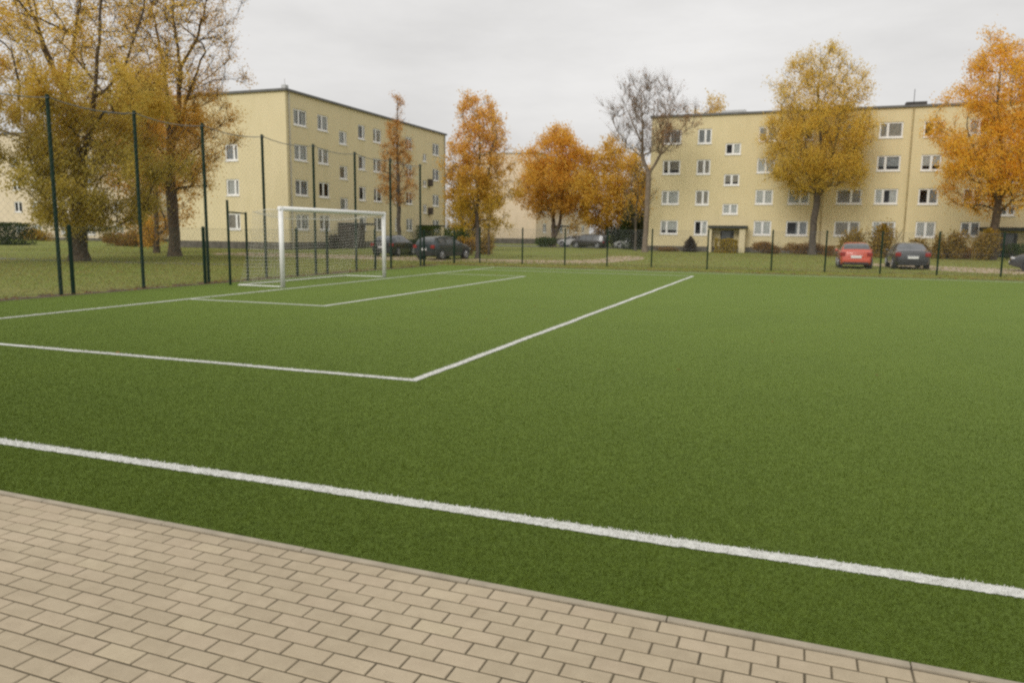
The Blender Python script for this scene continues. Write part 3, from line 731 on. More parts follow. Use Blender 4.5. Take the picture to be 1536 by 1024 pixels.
def tree(name, label, base, stems, prof, ntips, r0, bark, leaf, nleaf, lsize, seed, minz, rt=0.012, twigs=5, twl=0.6, spread=0.22, lean=(0, 0), wfn=None, patch=0.8, cat='tree', twup=0.3, inner=0.45, lob=0.22, extra=None, tf=None, group='autumn trees', twr=0.007, curve=0.5, twrand=0.55, jit=0.04):
    rg = np.random.default_rng(seed)
    root = thing(name, label, cat, (base[0], base[1], 0), group=group)
    tips = envelope(rg, prof, ntips, lean, inner, lob)
    if extra is not None: tips = np.concatenate([tips, np.array(extra, float)])
    if tf is not None: tips = tips[tf(tips)]
    A, par, ti = grow(rg, stems, tips, minz, curve, 0.0, jit)
    V, F, rad = wood_mesh(A, par, rt, r0)
    # twigs at every tip and along the thin wood
    thin = np.where(rad < rt * 2.2)[0]; src = np.concatenate([np.repeat(np.array(ti), twigs), rg.choice(thin, len(ti) * twigs // 2)])
    bs = A[src]; dr = bs - A[par[src]]; dr /= np.linalg.norm(dr, axis=1)[:, None] + 1e-6
    dd = dr * 0.9 + rg.normal(0, twrand, bs.shape); dd[:, 2] += twup; dd /= np.linalg.norm(dd, axis=1)[:, None]
    tp = bs + dd * twl * rg.uniform(0.4, 1.2, len(bs))[:, None]
    tv, tf = cone_twigs(bs, tp, np.full(len(bs), twr))
    np_mesh('trunk', np.concatenate([V, tv]), np.concatenate([F, tf + len(V)]), bark, root, smooth=True)
    if nleaf:
        cw = np.exp(rg.normal(0, patch, len(ti))); wt = np.concatenate([np.repeat(cw, twigs), rg.choice(cw, len(src) - len(ti) * twigs)])
        if wfn is not None: wt = wt * wfn(bs)
        wt /= wt.sum(); k = rg.choice(len(bs), nleaf, p=wt); u = rg.random(nleaf)[:, None] ** 0.7
        pos = bs[k] + (tp[k] - bs[k]) * u * 1.08 + rg.normal(0, spread, (nleaf, 3))
        np_mesh('crown', *leaf_quads(rg, pos, lsize), leaf, root)
    return root

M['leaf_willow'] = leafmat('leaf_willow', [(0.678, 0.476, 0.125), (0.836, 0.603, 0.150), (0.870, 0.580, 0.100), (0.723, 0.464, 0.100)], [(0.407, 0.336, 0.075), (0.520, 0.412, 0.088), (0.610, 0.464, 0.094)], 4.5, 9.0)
M['leaf_rust'] = leafmat('leaf_rust', [(0.542, 0.302, 0.088), (0.723, 0.441, 0.088), (0.791, 0.510, 0.088), (0.655, 0.336, 0.075)])
M['leaf_larch'] = leafmat('leaf_larch', [(0.562, 0.297, 0.077), (0.655, 0.346, 0.077), (0.530, 0.247, 0.062)])
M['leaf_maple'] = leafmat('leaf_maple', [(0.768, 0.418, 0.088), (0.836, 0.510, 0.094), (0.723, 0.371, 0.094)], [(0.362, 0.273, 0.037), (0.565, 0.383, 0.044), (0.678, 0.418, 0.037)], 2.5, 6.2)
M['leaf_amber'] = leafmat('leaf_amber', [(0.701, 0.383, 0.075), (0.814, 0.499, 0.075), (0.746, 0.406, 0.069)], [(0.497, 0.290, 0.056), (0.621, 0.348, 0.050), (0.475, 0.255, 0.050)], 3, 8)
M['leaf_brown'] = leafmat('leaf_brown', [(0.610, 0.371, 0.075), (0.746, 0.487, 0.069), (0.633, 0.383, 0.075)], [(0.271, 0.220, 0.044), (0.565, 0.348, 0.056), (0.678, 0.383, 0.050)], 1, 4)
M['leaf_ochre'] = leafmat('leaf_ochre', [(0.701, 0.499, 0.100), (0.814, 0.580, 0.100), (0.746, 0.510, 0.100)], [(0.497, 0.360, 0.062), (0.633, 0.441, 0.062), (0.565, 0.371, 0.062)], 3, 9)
M['leaf_gold'] = leafmat('leaf_gold', [(0.86, 0.47, 0.055), (0.87, 0.55, 0.07), (0.84, 0.42, 0.05)])
M['leaf_bare'] = leafmat('leaf_bare', [(0.42, 0.22, 0.08), (0.34, 0.19, 0.09)])
M['leaf_pale'] = leafmat('leaf_pale', [(0.718, 0.540, 0.200), (0.820, 0.596, 0.225)])

# big leaning tree at far left, two stems
stems = [[(0, 0, 0), (0.05, 0, 1.0), (0.15, .05, 2.4), (0.3, .1, 4.0)],
         [(0.3, .1, 4.0), (0.0, .15, 5.4), (-.3, .2, 6.9), (-1.2, .3, 8.6), (-2.6, .5, 11.3), (-3.2, .6, 14.2)],
         [(-.3, .2, 6.9), (-.8, -.4, 9), (-.95, -.6, 11.2), (-1.2, -.9, 14.8)],
         [(-.45, .2, 7.2), (-.1, .5, 9.2), (.35, .7, 11.5), (.6, .8, 15)],
         [(0.3, .1, 4.0), (1.2, -.1, 5.5), (1.8, -.3, 6.9), (2.4, -.4, 9), (2.7, -.4, 10.8), (2.9, -.5, 14.5)],
         [(1.8, -.3, 6.9), (2.7, .4, 7.9), (3.6, .8, 10.4), (4.1, 1.0, 13)],
         [(-.2, .18, 6.3), (-2, .5, 7.6), (-4.0, .8, 8.1)], [(.1, .1, 4.8), (-1.9, -.6, 5.3), (-3.9, -1, 5.9)],
         [(1.3, -.1, 5.6), (2.9, -.8, 6.2), (4.2, -1.0, 6.0)]]
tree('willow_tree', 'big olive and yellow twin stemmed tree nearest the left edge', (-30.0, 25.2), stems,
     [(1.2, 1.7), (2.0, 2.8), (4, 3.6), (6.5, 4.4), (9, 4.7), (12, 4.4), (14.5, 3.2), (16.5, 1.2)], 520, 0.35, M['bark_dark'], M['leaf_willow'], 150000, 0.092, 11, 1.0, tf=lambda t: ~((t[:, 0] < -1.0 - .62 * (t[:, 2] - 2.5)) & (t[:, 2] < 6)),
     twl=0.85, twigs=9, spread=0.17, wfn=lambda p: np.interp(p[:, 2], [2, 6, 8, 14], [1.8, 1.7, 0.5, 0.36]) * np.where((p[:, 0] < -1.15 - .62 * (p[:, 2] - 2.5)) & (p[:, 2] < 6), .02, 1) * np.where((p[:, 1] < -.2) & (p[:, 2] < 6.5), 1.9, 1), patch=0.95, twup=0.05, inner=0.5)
stems = [[(0, 0, 0), (0, 0, 2.2), (-.05, 0, 4.4), (.1, 0, 5.8)],
         [(.1, 0, 5.8), (-.15, .1, 7.2), (-.05, .1, 8.5), (-.35, .15, 10.3), (-.9, .2, 13)],
         [(.1, 0, 5.8), (.65, .1, 7.5), (.9, .1, 9.7), (.8, -.1, 12), (.9, -.1, 14.6)],
         [(.1, 0, 5.5), (1.0, -.1, 6.8), (1.6, -.1, 8.4), (2.5, -.2, 9.9), (3.6, -.3, 10.9)],
         [(.9, .1, 9.7), (1.8, .5, 11.3), (2.4, .6, 13.2)], [(1.6, -.1, 8.4), (2.8, .3, 9.0), (4.4, .4, 9.0)]]
tree('lime_tree', 'tall rusty half bare tree with a dark forked trunk left of the block corner', (-31.4, 32.2), stems,
     [(3.6, 2.2), (5, 2.8), (7.5, 2.9), (10, 3.4), (13, 3.0), (15.6, 1.2)], 430, 0.29, M['bark_dark'], M['leaf_rust'], 52000, 0.086, 12, 2.6, twigs=9, twl=0.8, spread=0.2, lean=(1.1, 0),
     wfn=lambda p: np.interp(p[:, 2], [3, 7, 8.5, 14], [1.5, 1.5, .6, .36]) * np.where(p[:, 0] < -0.3, 1.7, 1), patch=0.75, twup=0.5)
tree('lime_tree', 'orange tree standing low behind the olive tree and the tall rusty tree', (-37.0, 36.5), [[(0, 0, 0), (0.1, 0, 1.5), (0.1, 0.1, 3.4)], [(0.1, 0.1, 3.4), (.2, .1, 6), (.1, 0, 9.5)]],
     [(0.8, 1.3), (2, 2.0), (5, 2.5), (8, 2.3), (10.5, 1.0)], 190, 0.16, M['bark_dark'], M['leaf_amber'], 18000, 0.13, 13, 0.5, spread=0.25, patch=.6)
tree('larch_tree', 'slender brownish larch with thin crown before the yellow block', (-27.1, 49.0), [[(0, 0, 0), (0.02, 0, 4), (-.05, 0, 8), (0, 0, 10.6)]],
     [(3.4, 0.7), (4.6, 1.5), (6.5, 1.35), (8.5, 0.8), (10.9, 0.12)], 230, 0.15, M['bark_grey'], M['leaf_larch'], 9000, 0.095, 14, 3.0, rt=0.010, twl=0.35, spread=0.12, twup=0.0, inner=.7, lob=.12)
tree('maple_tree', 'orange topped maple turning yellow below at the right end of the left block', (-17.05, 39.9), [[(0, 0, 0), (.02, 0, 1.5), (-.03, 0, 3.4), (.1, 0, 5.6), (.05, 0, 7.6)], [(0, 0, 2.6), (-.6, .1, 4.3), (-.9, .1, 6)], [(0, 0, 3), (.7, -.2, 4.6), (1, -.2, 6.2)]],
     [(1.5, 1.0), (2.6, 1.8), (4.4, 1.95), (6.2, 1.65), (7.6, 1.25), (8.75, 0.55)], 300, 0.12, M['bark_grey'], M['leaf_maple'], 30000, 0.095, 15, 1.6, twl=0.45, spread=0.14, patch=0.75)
tree('maple_tree', 'amber tree with two dark trunks beside the pale end wall', (-25.3, 80.0), [[(0, 0, 0), (0.05, 0, 2.5), (-.2, 0, 6), (-.2, 0, 9)], [(0.06, 0, 0.4), (.75, 0, 2.5), (1.1, 0, 6), (1.2, 0, 8.5)]],
     [(3.2, 2.0), (5, 3.2), (7.5, 3.7), (10, 2.9), (12.4, 1.0)], 330, 0.3, M['bark_dark'], M['leaf_amber'], 34000, 0.19, 16, 2.4, spread=0.3, twl=.8, lean=(.2, 0))
tree('maple_tree', 'wide orange brown tree over the parked cars in the gap', (-19.4, 80.0), [[(0, 0, 0), (.1, 0, 2), (0, 0, 4.5), (.2, 0, 8)], [(.1, 0, 2), (1.5, .3, 4.5), (2.2, .3, 6.5)]],
     [(1.4, 2.4), (3, 3.7), (6, 3.9), (8.7, 3.0), (10.9, 1.2)], 330, 0.24, M['bark_dark'], M['leaf_brown'], 36000, 0.19, 17, 1.0, spread=0.3, twl=.8, lean=(.2, 0))
tree('maple_tree', 'small brown tree behind the bare tree in the gap', (-15.6, 86.0), [[(0, 0, 0), (0, 0, 3), (.1, 0, 6)]],
     [(1.6, 1.5), (4, 2.4), (7, 1.8), (9, .6)], 150, 0.18, M['bark_dark'], M['leaf_brown'], 10000, 0.22, 27, 1.0, spread=0.3, twl=.8)
# bare tree in front of the right block's left end: vase of ascending limbs and fine reddish twigs
stems = [[(0, 0, 0), (.05, 0, 2), (.08, 0, 4.5), (.1, 0, 6.2)], [(.1, 0, 6.2), (-.45, .1, 7.6), (-.55, .1, 9.8), (-.75, .1, 12.6)], [(-.35, .1, 7.4), (-1.7, .2, 8.6), (-3.3, .2, 10.0)],
         [(.1, 0, 6.0), (1.0, -.1, 7.8), (1.4, -.1, 9.8), (1.9, -.2, 12.4)], [(.9, -.1, 7.6), (2.2, .2, 9.0), (3.3, .3, 10.0)], [(-.5, .1, 8.8), (-1.5, .3, 10.6), (-2.3, .3, 12.2)], [(1.4, -.1, 9.6), (2.4, .1, 11.2)]]
tree('bare_tree', 'bare brown twigged tree in front of the left end of the right block', (-12.0, 63.0), stems,
     [(7.6, 1.5), (8.6, 2.9), (10, 3.7), (11.8, 3.2), (13.6, 1.6)], 230, 0.21, M['bark_pale'], M['leaf_bare'], 3200, 0.11, 18, 6.2, rt=0.011, twigs=19, twl=1.2, spread=.15, twup=.55, twrand=.3, jit=.015, curve=.3, group=None, twr=0.0038, inner=.55, wfn=lambda p: np.where((p[:, 0] > .6) & (p[:, 2] < 11), 3.0, .5))
tree('bare_tree', 'small bare brown sapling behind the bare tree trunk', (-13.6, 67.0), [[(0, 0, 0), (0, 0, 3), (.1, 0, 6)]],
     [(2.4, .8), (4.5, 1.5), (7.6, .5)], 110, 0.1, M['bark_grey'], M['leaf_brown'], 900, 0.14, 28, 1.6, twigs=8, group=None)
stems = [[(0, 0, 0), (-.05, 0, 2.4), (.1, 0, 4.4), (0, 0, 5.2)], [(0, 0, 5.2), (-.9, .1, 8), (-1.3, .1, 11)], [(0, 0, 5.2), (.1, .1, 8.5), (-.3, .1, 12), (-.3, .1, 15)], [(0, 0, 5), (1.1, -.2, 8), (1.5, -.2, 11.5)], [(0, 0, 5), (-1.5, .4, 7), (-2.6, .5, 8.6)], [(0.05, 0, 4.8), (1.7, .4, 6.6), (2.7, .4, 8.4)]]
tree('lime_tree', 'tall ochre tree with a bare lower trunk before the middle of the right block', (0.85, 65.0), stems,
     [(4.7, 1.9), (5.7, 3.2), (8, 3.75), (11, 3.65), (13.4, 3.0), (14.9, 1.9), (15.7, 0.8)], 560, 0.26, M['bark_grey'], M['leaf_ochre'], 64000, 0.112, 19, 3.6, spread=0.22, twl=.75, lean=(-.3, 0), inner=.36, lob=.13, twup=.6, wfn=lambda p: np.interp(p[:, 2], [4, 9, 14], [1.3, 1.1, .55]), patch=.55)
stems = [[(0, 0, 0), (0, 0, 2.2), (0.1, 0, 4), (0, 0, 7), (-.5, 0, 10), (-.6, 0, 13.6)], [(0.1, 0, 4), (-1.3, .1, 6.5), (-2.2, .1, 9)], [(0.1, 0, 4.2), (1.5, .1, 6.8), (2.2, .1, 9.5)]]
tree('maple_tree', 'bright golden orange maple above the second entrance at far right', (12.2, 60.5), stems,
     [(3.3, 1.9), (4.6, 3.2), (7, 3.55), (9.2, 3.5), (11.4, 2.7), (13.4, 1.5), (14.7, .5)], 520, 0.26, M['bark_dark'], M['leaf_gold'], 66000, 0.118, 20, 2.8, spread=0.22, twl=.7, lean=(-.7, 0), inner=.36, patch=.6)
tree('poplar_tree', 'pale yellow treetop rising behind the roof of the right block', (-11.7, 104.0), [[(0, 0, 0), (0, 0, 8), (0, 0, 15)], [(0, 0, 8), (-1.3, 0, 12), (-1.5, 0, 17)], [(0, 0, 8), (1.2, 0, 12), (1.3, 0, 16)]],
     [(8, 1.5), (13, 2.6), (16.5, 2.2), (18.6, .8)], 160, 0.25, M['bark_pale'], M['leaf_pale'], 6000, 0.24, 21, 6, spread=.3, twl=.9)

# ------------------------------------------------------------------ shrubs and hedges
M['sh_brown'] = leafmat('sh_brown', [(0.28, 0.16, 0.05), (0.38, 0.22, 0.055), (0.33, 0.19, 0.05)], cl=1.3)
M['sh_olive'] = leafmat('sh_olive', [(0.22, 0.17, 0.03), (0.36, 0.25, 0.04), (0.44, 0.27, 0.04), (0.28, 0.23, 0.035)], cl=1.3)
M['sh_dark'] = leafmat('sh_dark', [(0.025, 0.043, 0.013), (0.041, 0.064, 0.015), (0.055, 0.071, 0.019)], cl=1.3)
M['sh_green'] = leafmat('sh_green', [(0.041, 0.085, 0.015), (0.083, 0.128, 0.019), (0.124, 0.142, 0.025)], cl=1.3)
M['sh_yellow'] = leafmat('sh_yellow', [(0.359, 0.284, 0.025), (0.497, 0.355, 0.031), (0.304, 0.256, 0.025)], cl=1.3)
M['sh_ochre'] = leafmat('sh_ochre', [(0.386, 0.241, 0.037), (0.497, 0.298, 0.037), (0.331, 0.227, 0.037)], cl=1.3)
M['sh_purple'] = leafmat('sh_purple', [(0.048, 0.035, 0.022), (0.076, 0.051, 0.030), (0.062, 0.040, 0.025)], cl=1.3)
def shrub(name, label, x, y, rx, ry, h, mat, n, size, seed, shape='round', cat='shrub', group=None, shell=0.5):
    rg = np.random.default_rng(seed); root = thing(name, label, cat, (x, y, 0), group=group)
    if shape == 'box':
        p = rg.uniform(-1, 1, (n, 3)); ax = rg.choice(3, n, p=[.25, .35, .4]); k = rg.random(n) < .8
        p[np.arange(n)[k], ax[k]] = np.sign(p[np.arange(n)[k], ax[k]]) * rg.uniform(.86, 1.04, k.sum())
        p[:, 2] = (p[:, 2] + 1) / 2; p[:, 2] = np.clip(p[:, 2], 0.02, 1.1)
        p = p * np.array([rx, ry, h]) * (1 + .05 * np.sin(p[:, :1] * 5 + seed))
    else:
        nl = 9; cs = []
        for i in range(nl):
            a = rg.uniform(0, 2 * PI); q_ = rg.random() ** .5 * .62; cs.append((q_ * math.cos(a), q_ * math.sin(a), rg.uniform(.25, .62) * (1 - .3 * q_), rg.uniform(.32, .5)))
        if shape == 'cone': cs = [(0, 0, .1 + .1 * i, .75 * (1 - i * .105)) for i in range(9)]
        if shape == 'fan': cs = [(.55 * math.sin(i), .55 * math.cos(i * 1.3), .35 + .05 * (i % 4), .42) for i in range(9)]
        ci = rg.choice(len(cs), n); cc_ = np.array(cs)[ci]; d = rg.normal(0, 1, (n, 3)); d /= np.linalg.norm(d, axis=1)[:, None]; rr = rg.random(n)[:, None] ** shell * (1 + rg.normal(0, .08, (n, 1)))
        p = cc_[:, :3] + d * rr * cc_[:, 3:4] * np.array([1, 1, .9]); p[:, 2] = np.abs(p[:, 2]) ; p = p * np.array([rx, ry, h])
    np_mesh('foliage', *leaf_quads(rg, p, size, .7), mat, root)
    k = 26; th = rg.uniform(0, 2 * PI, k); bs = np.stack([.25 * rx * np.cos(th) * rg.random(k), .25 * ry * np.sin(th) * rg.random(k), np.full(k, -.02)], 1)
    tp = np.stack([.75 * rx * np.cos(th), .75 * ry * np.sin(th), h * rg.uniform(.5, .95, k)], 1) if shape != 'box' else np.stack([rg.uniform(-.9, .9, k) * rx, rg.uniform(-.9, .9, k) * ry, np.full(k, h * .95)], 1)
    tv, tf = cone_twigs(bs, tp, np.full(k, .014)); np_mesh('stem', tv, tf, M['bark_dark'], root)
    return root
shrub('conical_shrub', 'dark purple conical shrub between two ground floor windows', -8.8, 66.6, 1.0, .9, 1.3, M['sh_purple'], 2600, .13, 31, 'cone')
shrub('box_hedge', 'clipped olive yellow box hedge in front of the entrance door', -5.75, 65.6, .85, .5, 1.12, M['sh_yellow'], 2600, .12, 32, 'box', 'hedge')
shrub('low_hedge', 'low reddish brown hedge under the windows right of the entrance', -2.6, 66.0, 1.6, .6, 1.15, M['sh_brown'], 3400, .12, 33, 'round', 'hedge')
shrub('low_hedge', 'low brown hedge at the foot of the tall ochre tree', 0.6, 66.3, 2.0, .6, 1.05, M['sh_brown'], 3600, .12, 34, 'round', 'hedge')
shrub('low_hedge', 'low brown planting along the wall left of the conical shrub', -11.0, 67.4, 1.6, .4, .42, M['sh_brown'], 1500, .11, 35, 'round', 'hedge')
shrub('garden_shrub', 'dark olive shrub right behind the red car', 3.45, 60.0, 1.45, 1.0, 2.5, M['sh_olive'], 3600, .14, 36)
shrub('garden_shrub', 'tallest brown olive shrub between the red and the grey car', 5.5, 60.2, 1.6, 1.0, 2.95, M['sh_olive'], 4200, .14, 37)
shrub('garden_shrub', 'small low shrub behind the grey car', 7.75, 60.6, 1.0, .8, 1.7, M['sh_olive'], 2200, .14, 38)
shrub('garden_shrub', 'round brown olive shrub right of the grey car', 9.6, 60.0, 1.35, .95, 2.5, M['sh_olive'], 3600, .14, 39)
shrub('garden_shrub', 'yellowish shrub under the golden maple trunk', 11.7, 59.2, 1.4, 1.0, 2.75, M['sh_olive'], 3900, .14, 40)
shrub('garden_shrub', 'dark green shrub before the second entrance', 13.6, 60.5, .9, .8, 1.3, M['sh_green'], 2400, .14, 41)
shrub('low_hedge', 'low hedge row behind the parked red and grey cars', 6.4, 62.2, 4.8, .5, .75, M['sh_brown'], 5200, .12, 42, 'box', 'hedge')
shrub('evergreen_shrub', 'tall dark evergreen shrub left of the bare tree trunk', -14.7, 72.0, 1.4, 1.2, 5.0, M['sh_dark'], 5200, .18, 43)
shrub('evergreen_shrub', 'dark evergreen bush behind the black car in the gap', -17.6, 78.5, 2.6, 1.2, 2.9, M['sh_dark'], 3400, .18, 44)
shrub('evergreen_shrub', 'dark green bush at the foot of the twin trunk tree', -24.6, 76.4, 1.7, .8, 1.25, M['sh_green'], 2600, .16, 45)
shrub('evergreen_shrub', 'dark green hedge block by the cream house at far left', -61.7, 45.0, 1.9, 1.2, 1.75, M['sh_dark'], 5000, .14, 46, 'box', 'hedge')
shrub('garden_shrub', 'yellow brown shrub against the cream house wall', -76.5, 59.5, 3.2, .8, 1.5, M['sh_ochre'], 4200, .16, 47)
shrub('garden_shrub', 'dark green shrub right of the cream house window', -70.5, 59.0, 1.6, .8, 1.6, M['sh_green'], 2600, .16, 48)
shrub('low_hedge', 'reddish brown hedge behind the olive tree trunk', -53.0, 48.6, 3.4, .8, 1.25, M['sh_brown'], 5200, .13, 49, 'round', 'hedge')
shrub('garden_shrub', 'rusty orange shrub left of the dark forked trunk', -48.7, 47.5, 1.1, .9, 3.1, M['leaf_rust'], 3600, .15, 50)
shrub('garden_shrub', 'rusty brown low shrub at the left end of the block end wall', -50.6, 47.9, 1.3, .8, 1.5, M['sh_brown'], 2600, .14, 51)
tree('maple_tree', 'yellow green bushy tree filling the corner behind the orange topped maple', (-25.2, 58.5), [[(0, 0, 0), (0, 0, 1.4), (.1, 0, 3.4)]],
     [(0.6, 1.6), (2, 2.1), (4, 2.0), (5.9, .8)], 170, 0.12, M['bark_grey'], M['leaf_maple'], 9000, 0.16, 29, 0.5, spread=.2)
shrub('ochre_hedge', 'ochre hedge right of the dark blue hatchback', -19.7, 44.6, 1.35, .7, 1.35, M['sh_ochre'], 4200, .11, 52, 'round', 'hedge')
shrub('evergreen_shrub', 'dark green bushy shrub under the orange topped maple', -21.6, 47.0, 1.1, .8, 2.6, M['sh_green'], 3600, .13, 53)
shrub('evergreen_shrub', 'mid green shrub behind the slim dark post', -20.2, 48.4, .9, .8, 1.9, M['sh_olive'], 2400, .13, 54)
shrub('evergreen_shrub', 'dark clipped hedge between the black car and the blue hatchback', -23.6, 44.2, 1.3, .5, .95, M['sh_dark'], 3000, .11, 55, 'box', 'hedge')
shrub('climbing_shrub', 'green climber clinging under the second porch of the left block', -34.8, 69.2, .75, 1.3, 1.95, M['sh_green'], 2600, .13, 56, 'box')
shrub('garden_shrub', 'reddish purple shrub beside the brown porch', -34.9, 52.6, .5, .8, 1.5, M['sh_purple'], 1500, .12, 57)

# ------------------------------------------------------------------ cars (true metres, heading +y)
def car(name, label, x, y, rz, paint, L_=4.15, W=1.74, H=1.46, kind='hatch', plate=True, group=None):
    root = thing(name, label, 'car', (x, y, 0.004), rz, group)
    prof = dict(
        hatch=dict(top=[(0, .92), (.015, 1.0), (.06, 1.27), (.13, 1.40), (.30, 1.46), (.48, 1.455), (.60, 1.38), (.745, 1.0), (.86, .90), (.96, .74), (1, .60)], belt=[(0, .88), (.1, .96), (.5, .93), (.75, .90), (.9, .80), (1, .58)]),
        sedan=dict(top=[(0, .90), (.01, 1.0), (.10, 1.04), (.155, 1.10), (.27, 1.38), (.36, 1.44), (.50, 1.45), (.60, 1.38), (.745, 1.0), (.86, .91), (.96, .76), (1, .62)], belt=[(0, .86), (.1, .96), (.5, .93), (.75, .90), (.9, .82), (1, .60)]),
        van=dict(top=[(0, 1.0), (.01, 1.6), (.03, 1.78), (.3, 1.84), (.62, 1.82), (.72, 1.65), (.84, 1.15), (.93, .95), (1, .66)], belt=[(0, .96), (.5, 1.0), (.8, 1.0), (.93, .88), (1, .62)]))[kind]
    tt = [0, .012, .03, .045, .06, .08, .10, .125, .15, .175, .2, .225, .25, .27, .29, .32, .35, .38, .41, .44, .47, .5, .53, .56, .585, .61, .63, .65, .67, .69, .71, .73, .75, .78, .82, .86, .9, .93, .96, .98, 1.0]
    f = lambda k, t: float(np.interp(t, [p[0] for p in prof[k]], [p[1] for p in prof[k]]))
    kH = H / 1.46 if kind != 'van' else H / 1.84
    def ring(t):
        w2 = W / 2 * float(np.interp(t, [0, .03, .12, .3, .7, .88, .96, 1], [.84, .92, .985, 1, 1, .95, .86, .72]))
        zb = float(np.interp(t, [0, .05, .1, .9, .96, 1], [.34, .26, .20, .20, .24, .32])); be = f('belt', t) * kH; tp = max(f('top', t) * kH, be + .015)
        g_ = min(1, (tp - be) / .45); rh = w2 * (0.93 - .235 * g_)
        pts = [(0, zb), (w2 * .90, zb), (w2 * .975, zb + .10), (w2, (zb + be) / 2), (w2 * .995, be - .10), (w2 * .975, be)]
        for u in (.12, .5, .88): pts.append((w2 * .965 + (rh - w2 * .965) * u ** 1.15, be + (tp - be - .055 * g_) * u))
        pts += [(rh * .93, tp - .028 * g_ - .004), (rh * .62, tp - .006), (0, tp)]
        return pts
    rings = [ring(t) for t in tt]; nh = len(rings[0])
    def full(rg_): return [(px, pz) for px, pz in rg_] + [(-px, pz) for px, pz in rg_[-2:0:-1]]
    FR = [full(r) for r in rings]; nf = len(FR[0])
    def surf(ti, k, off=0.0):
        px, pz = FR[ti][k % nf]; return (px, tt[ti] * L_, pz)
    b = MB()
    for i, t in enumerate(tt): b.v += [surf(i, k) for k in range(nf)]
    for i in range(len(tt) - 1):
        for k in range(nf): b.f.append((i * nf + k, (i + 1) * nf + k, (i + 1) * nf + (k + 1) % nf, i * nf + (k + 1) % nf))
    b.f.append(tuple(range(nf))); b.f.append(tuple((len(tt) - 1) * nf + k for k in range(nf))[::-1])
    body = b.build('body', M['paint_' + paint], root, 1, True)
    sv = body.modifiers.new('edge', 'EDGE_SPLIT'); sv.split_angle = math.radians(40)
    def patch(t0, t1, ks, nm, mat, off=.007):
        idx = [i for i, t in enumerate(tt) if t0 - 1e-6 <= t <= t1 + 1e-6]; m = MB()
        for i in idx:
            for k in ks:
                px, py, pz = surf(i, k)
                cx, cz = 0, .75; d = math.hypot(px - cx, pz - cz); sl = (f('top', min(1, tt[i] + .03)) - f('top', max(0, tt[i] - .03))) * kH
                ny = -.9 * (1 if sl > .12 else -1 if sl < -.10 else 0)
                m.v.append((px + (px - cx) / d * off, py + ny * off * 1.2, pz + (pz - cz) / d * off))
        w_ = len(ks)
        for i in range(len(idx) - 1):
            for k in range(w_ - 1): m.f.append((i * w_ + k, (i + 1) * w_ + k, (i + 1) * w_ + k + 1, i * w_ + k + 1))
        return m.build(nm, mat, root, 1, True)
    top = list(range(nh - 3, nh + 2))            # across the roof
    if kind == 'van':
        patch(.0, .03, [nh - 4] + top + [nh + 2], 'rear_window', M['car_glass']); patch(.73, .86, top, 'windscreen', M['car_glass']); sides_ = ((.06, .3), (.32, .5), (.53, .7))
    elif kind == 'hatch':
        patch(.015, .125, [nh - 4] + top + [nh + 2], 'rear_window', M['car_glass']); patch(.61, .73, top, 'windscreen', M['car_glass']); sides_ = ((.15, .29), (.32, .5), (.53, .67))
    else:
        patch(.15, .27, top, 'rear_window', M['car_glass']); patch(.61, .73, top, 'windscreen', M['car_glass']); sides_ = ((.225, .29), (.32, .47), (.5, .67))
    for a_, b_ in sides_:
        patch(a_, b_, [6, 7, 8], 'side_window', M['car_glass']); patch(a_, b_, [nf - 6, nf - 7, nf - 8], 'side_window', M['car_glass'])
    zk = .80 * kH
    for sx in (-1, 1):
        m = MB(); m.box(sx * W * .40 - .15, -.02, zk - .10, sx * W * .40 + .13 * (1 if sx > 0 else 1), .10, zk + .12); m.build('tail_light', M['tail_red'], root, 1, bevel=.03)
        m = MB(); m.ball((sx * W * .33, L_ * .965, .66 * kH), .17, .12, .075); m.build('headlight', M['head_clear'], root, 1, True)
        m = MB(); m.ball((sx * (W / 2 + .06), L_ * .665, .99 * kH), .09, .05, .065); m.build('mirror', M['paint_' + paint], root, 1, True)
    m = MB(); m.box(-W * .41, -.045, .36, W * .41, .06, .56); m.build('bumper', M['car_trim'] if paint in ('grey', 'black', 'blue') else M['paint_' + paint], root, 1, bevel=.03)
    MB().box(-W * .37, -.03, .25, W * .37, .06, .355).build('lower_trim', M['car_trim'], root, 1, bevel=.02); MB().box(-W * .33, L_ - .06, .30, W * .33, L_ + .03, .50).build('grille', M['car_trim'], root, 1, bevel=.02)
    if plate:
        m = MB(); zz = .64; m.box(-.26, -.065, zz - .055, .26, -.046, zz + .06); m.build('number_plate', M['plate'], root, 1)
        m = MB(); m.box(-.26, L_ + .031, .42, .26, L_ + .045, .53); m.build('number_plate', M['plate'], root, 1)
    m = MB(); m.tube([(-.30, .0, zk - .06), (.30, .0, zk - .06)], .010, 6); m.build('boot_handle', M['rim'], root, 1)
    for ty in (.185, .80):
        for sx in (-1, 1):
            m = MB(); m.disc((sx * (W / 2 - .10), ty * L_, .33), .375, 0, .212, 28); m.build('wheel_arch', M['car_trim'], root, 1)
            m = MB(); m.disc((sx * (W / 2 - .085), ty * L_, .312), .312, 0, .205, 28); tw = m.build('tyre', M['tyre'], root, 1, bevel=.02)
            m = MB(); m.disc((sx * (W / 2 + .018), ty * L_, .312), .085, 0, .02, 14)
            for k in range(5):
                a_ = 2 * PI * k / 5; c_, s_ = math.cos(a_), math.sin(a_)
                m.tube([(sx * (W / 2 + .018), ty * L_ + c_ * .05, .312 + s_ * .05), (sx * (W / 2 + .018), ty * L_ + c_ * .2, .312 + s_ * .2)], [.04, .032], 6)
            m.tube([(sx * (W / 2 + .018), ty * L_ + .2 * math.cos(2 * PI * k / 24), .312 + .2 * math.sin(2 * PI * k / 24)) for k in range(25)], .016, 6, False)
            m.build('rim', M['rim'], tw, 1)
    return root
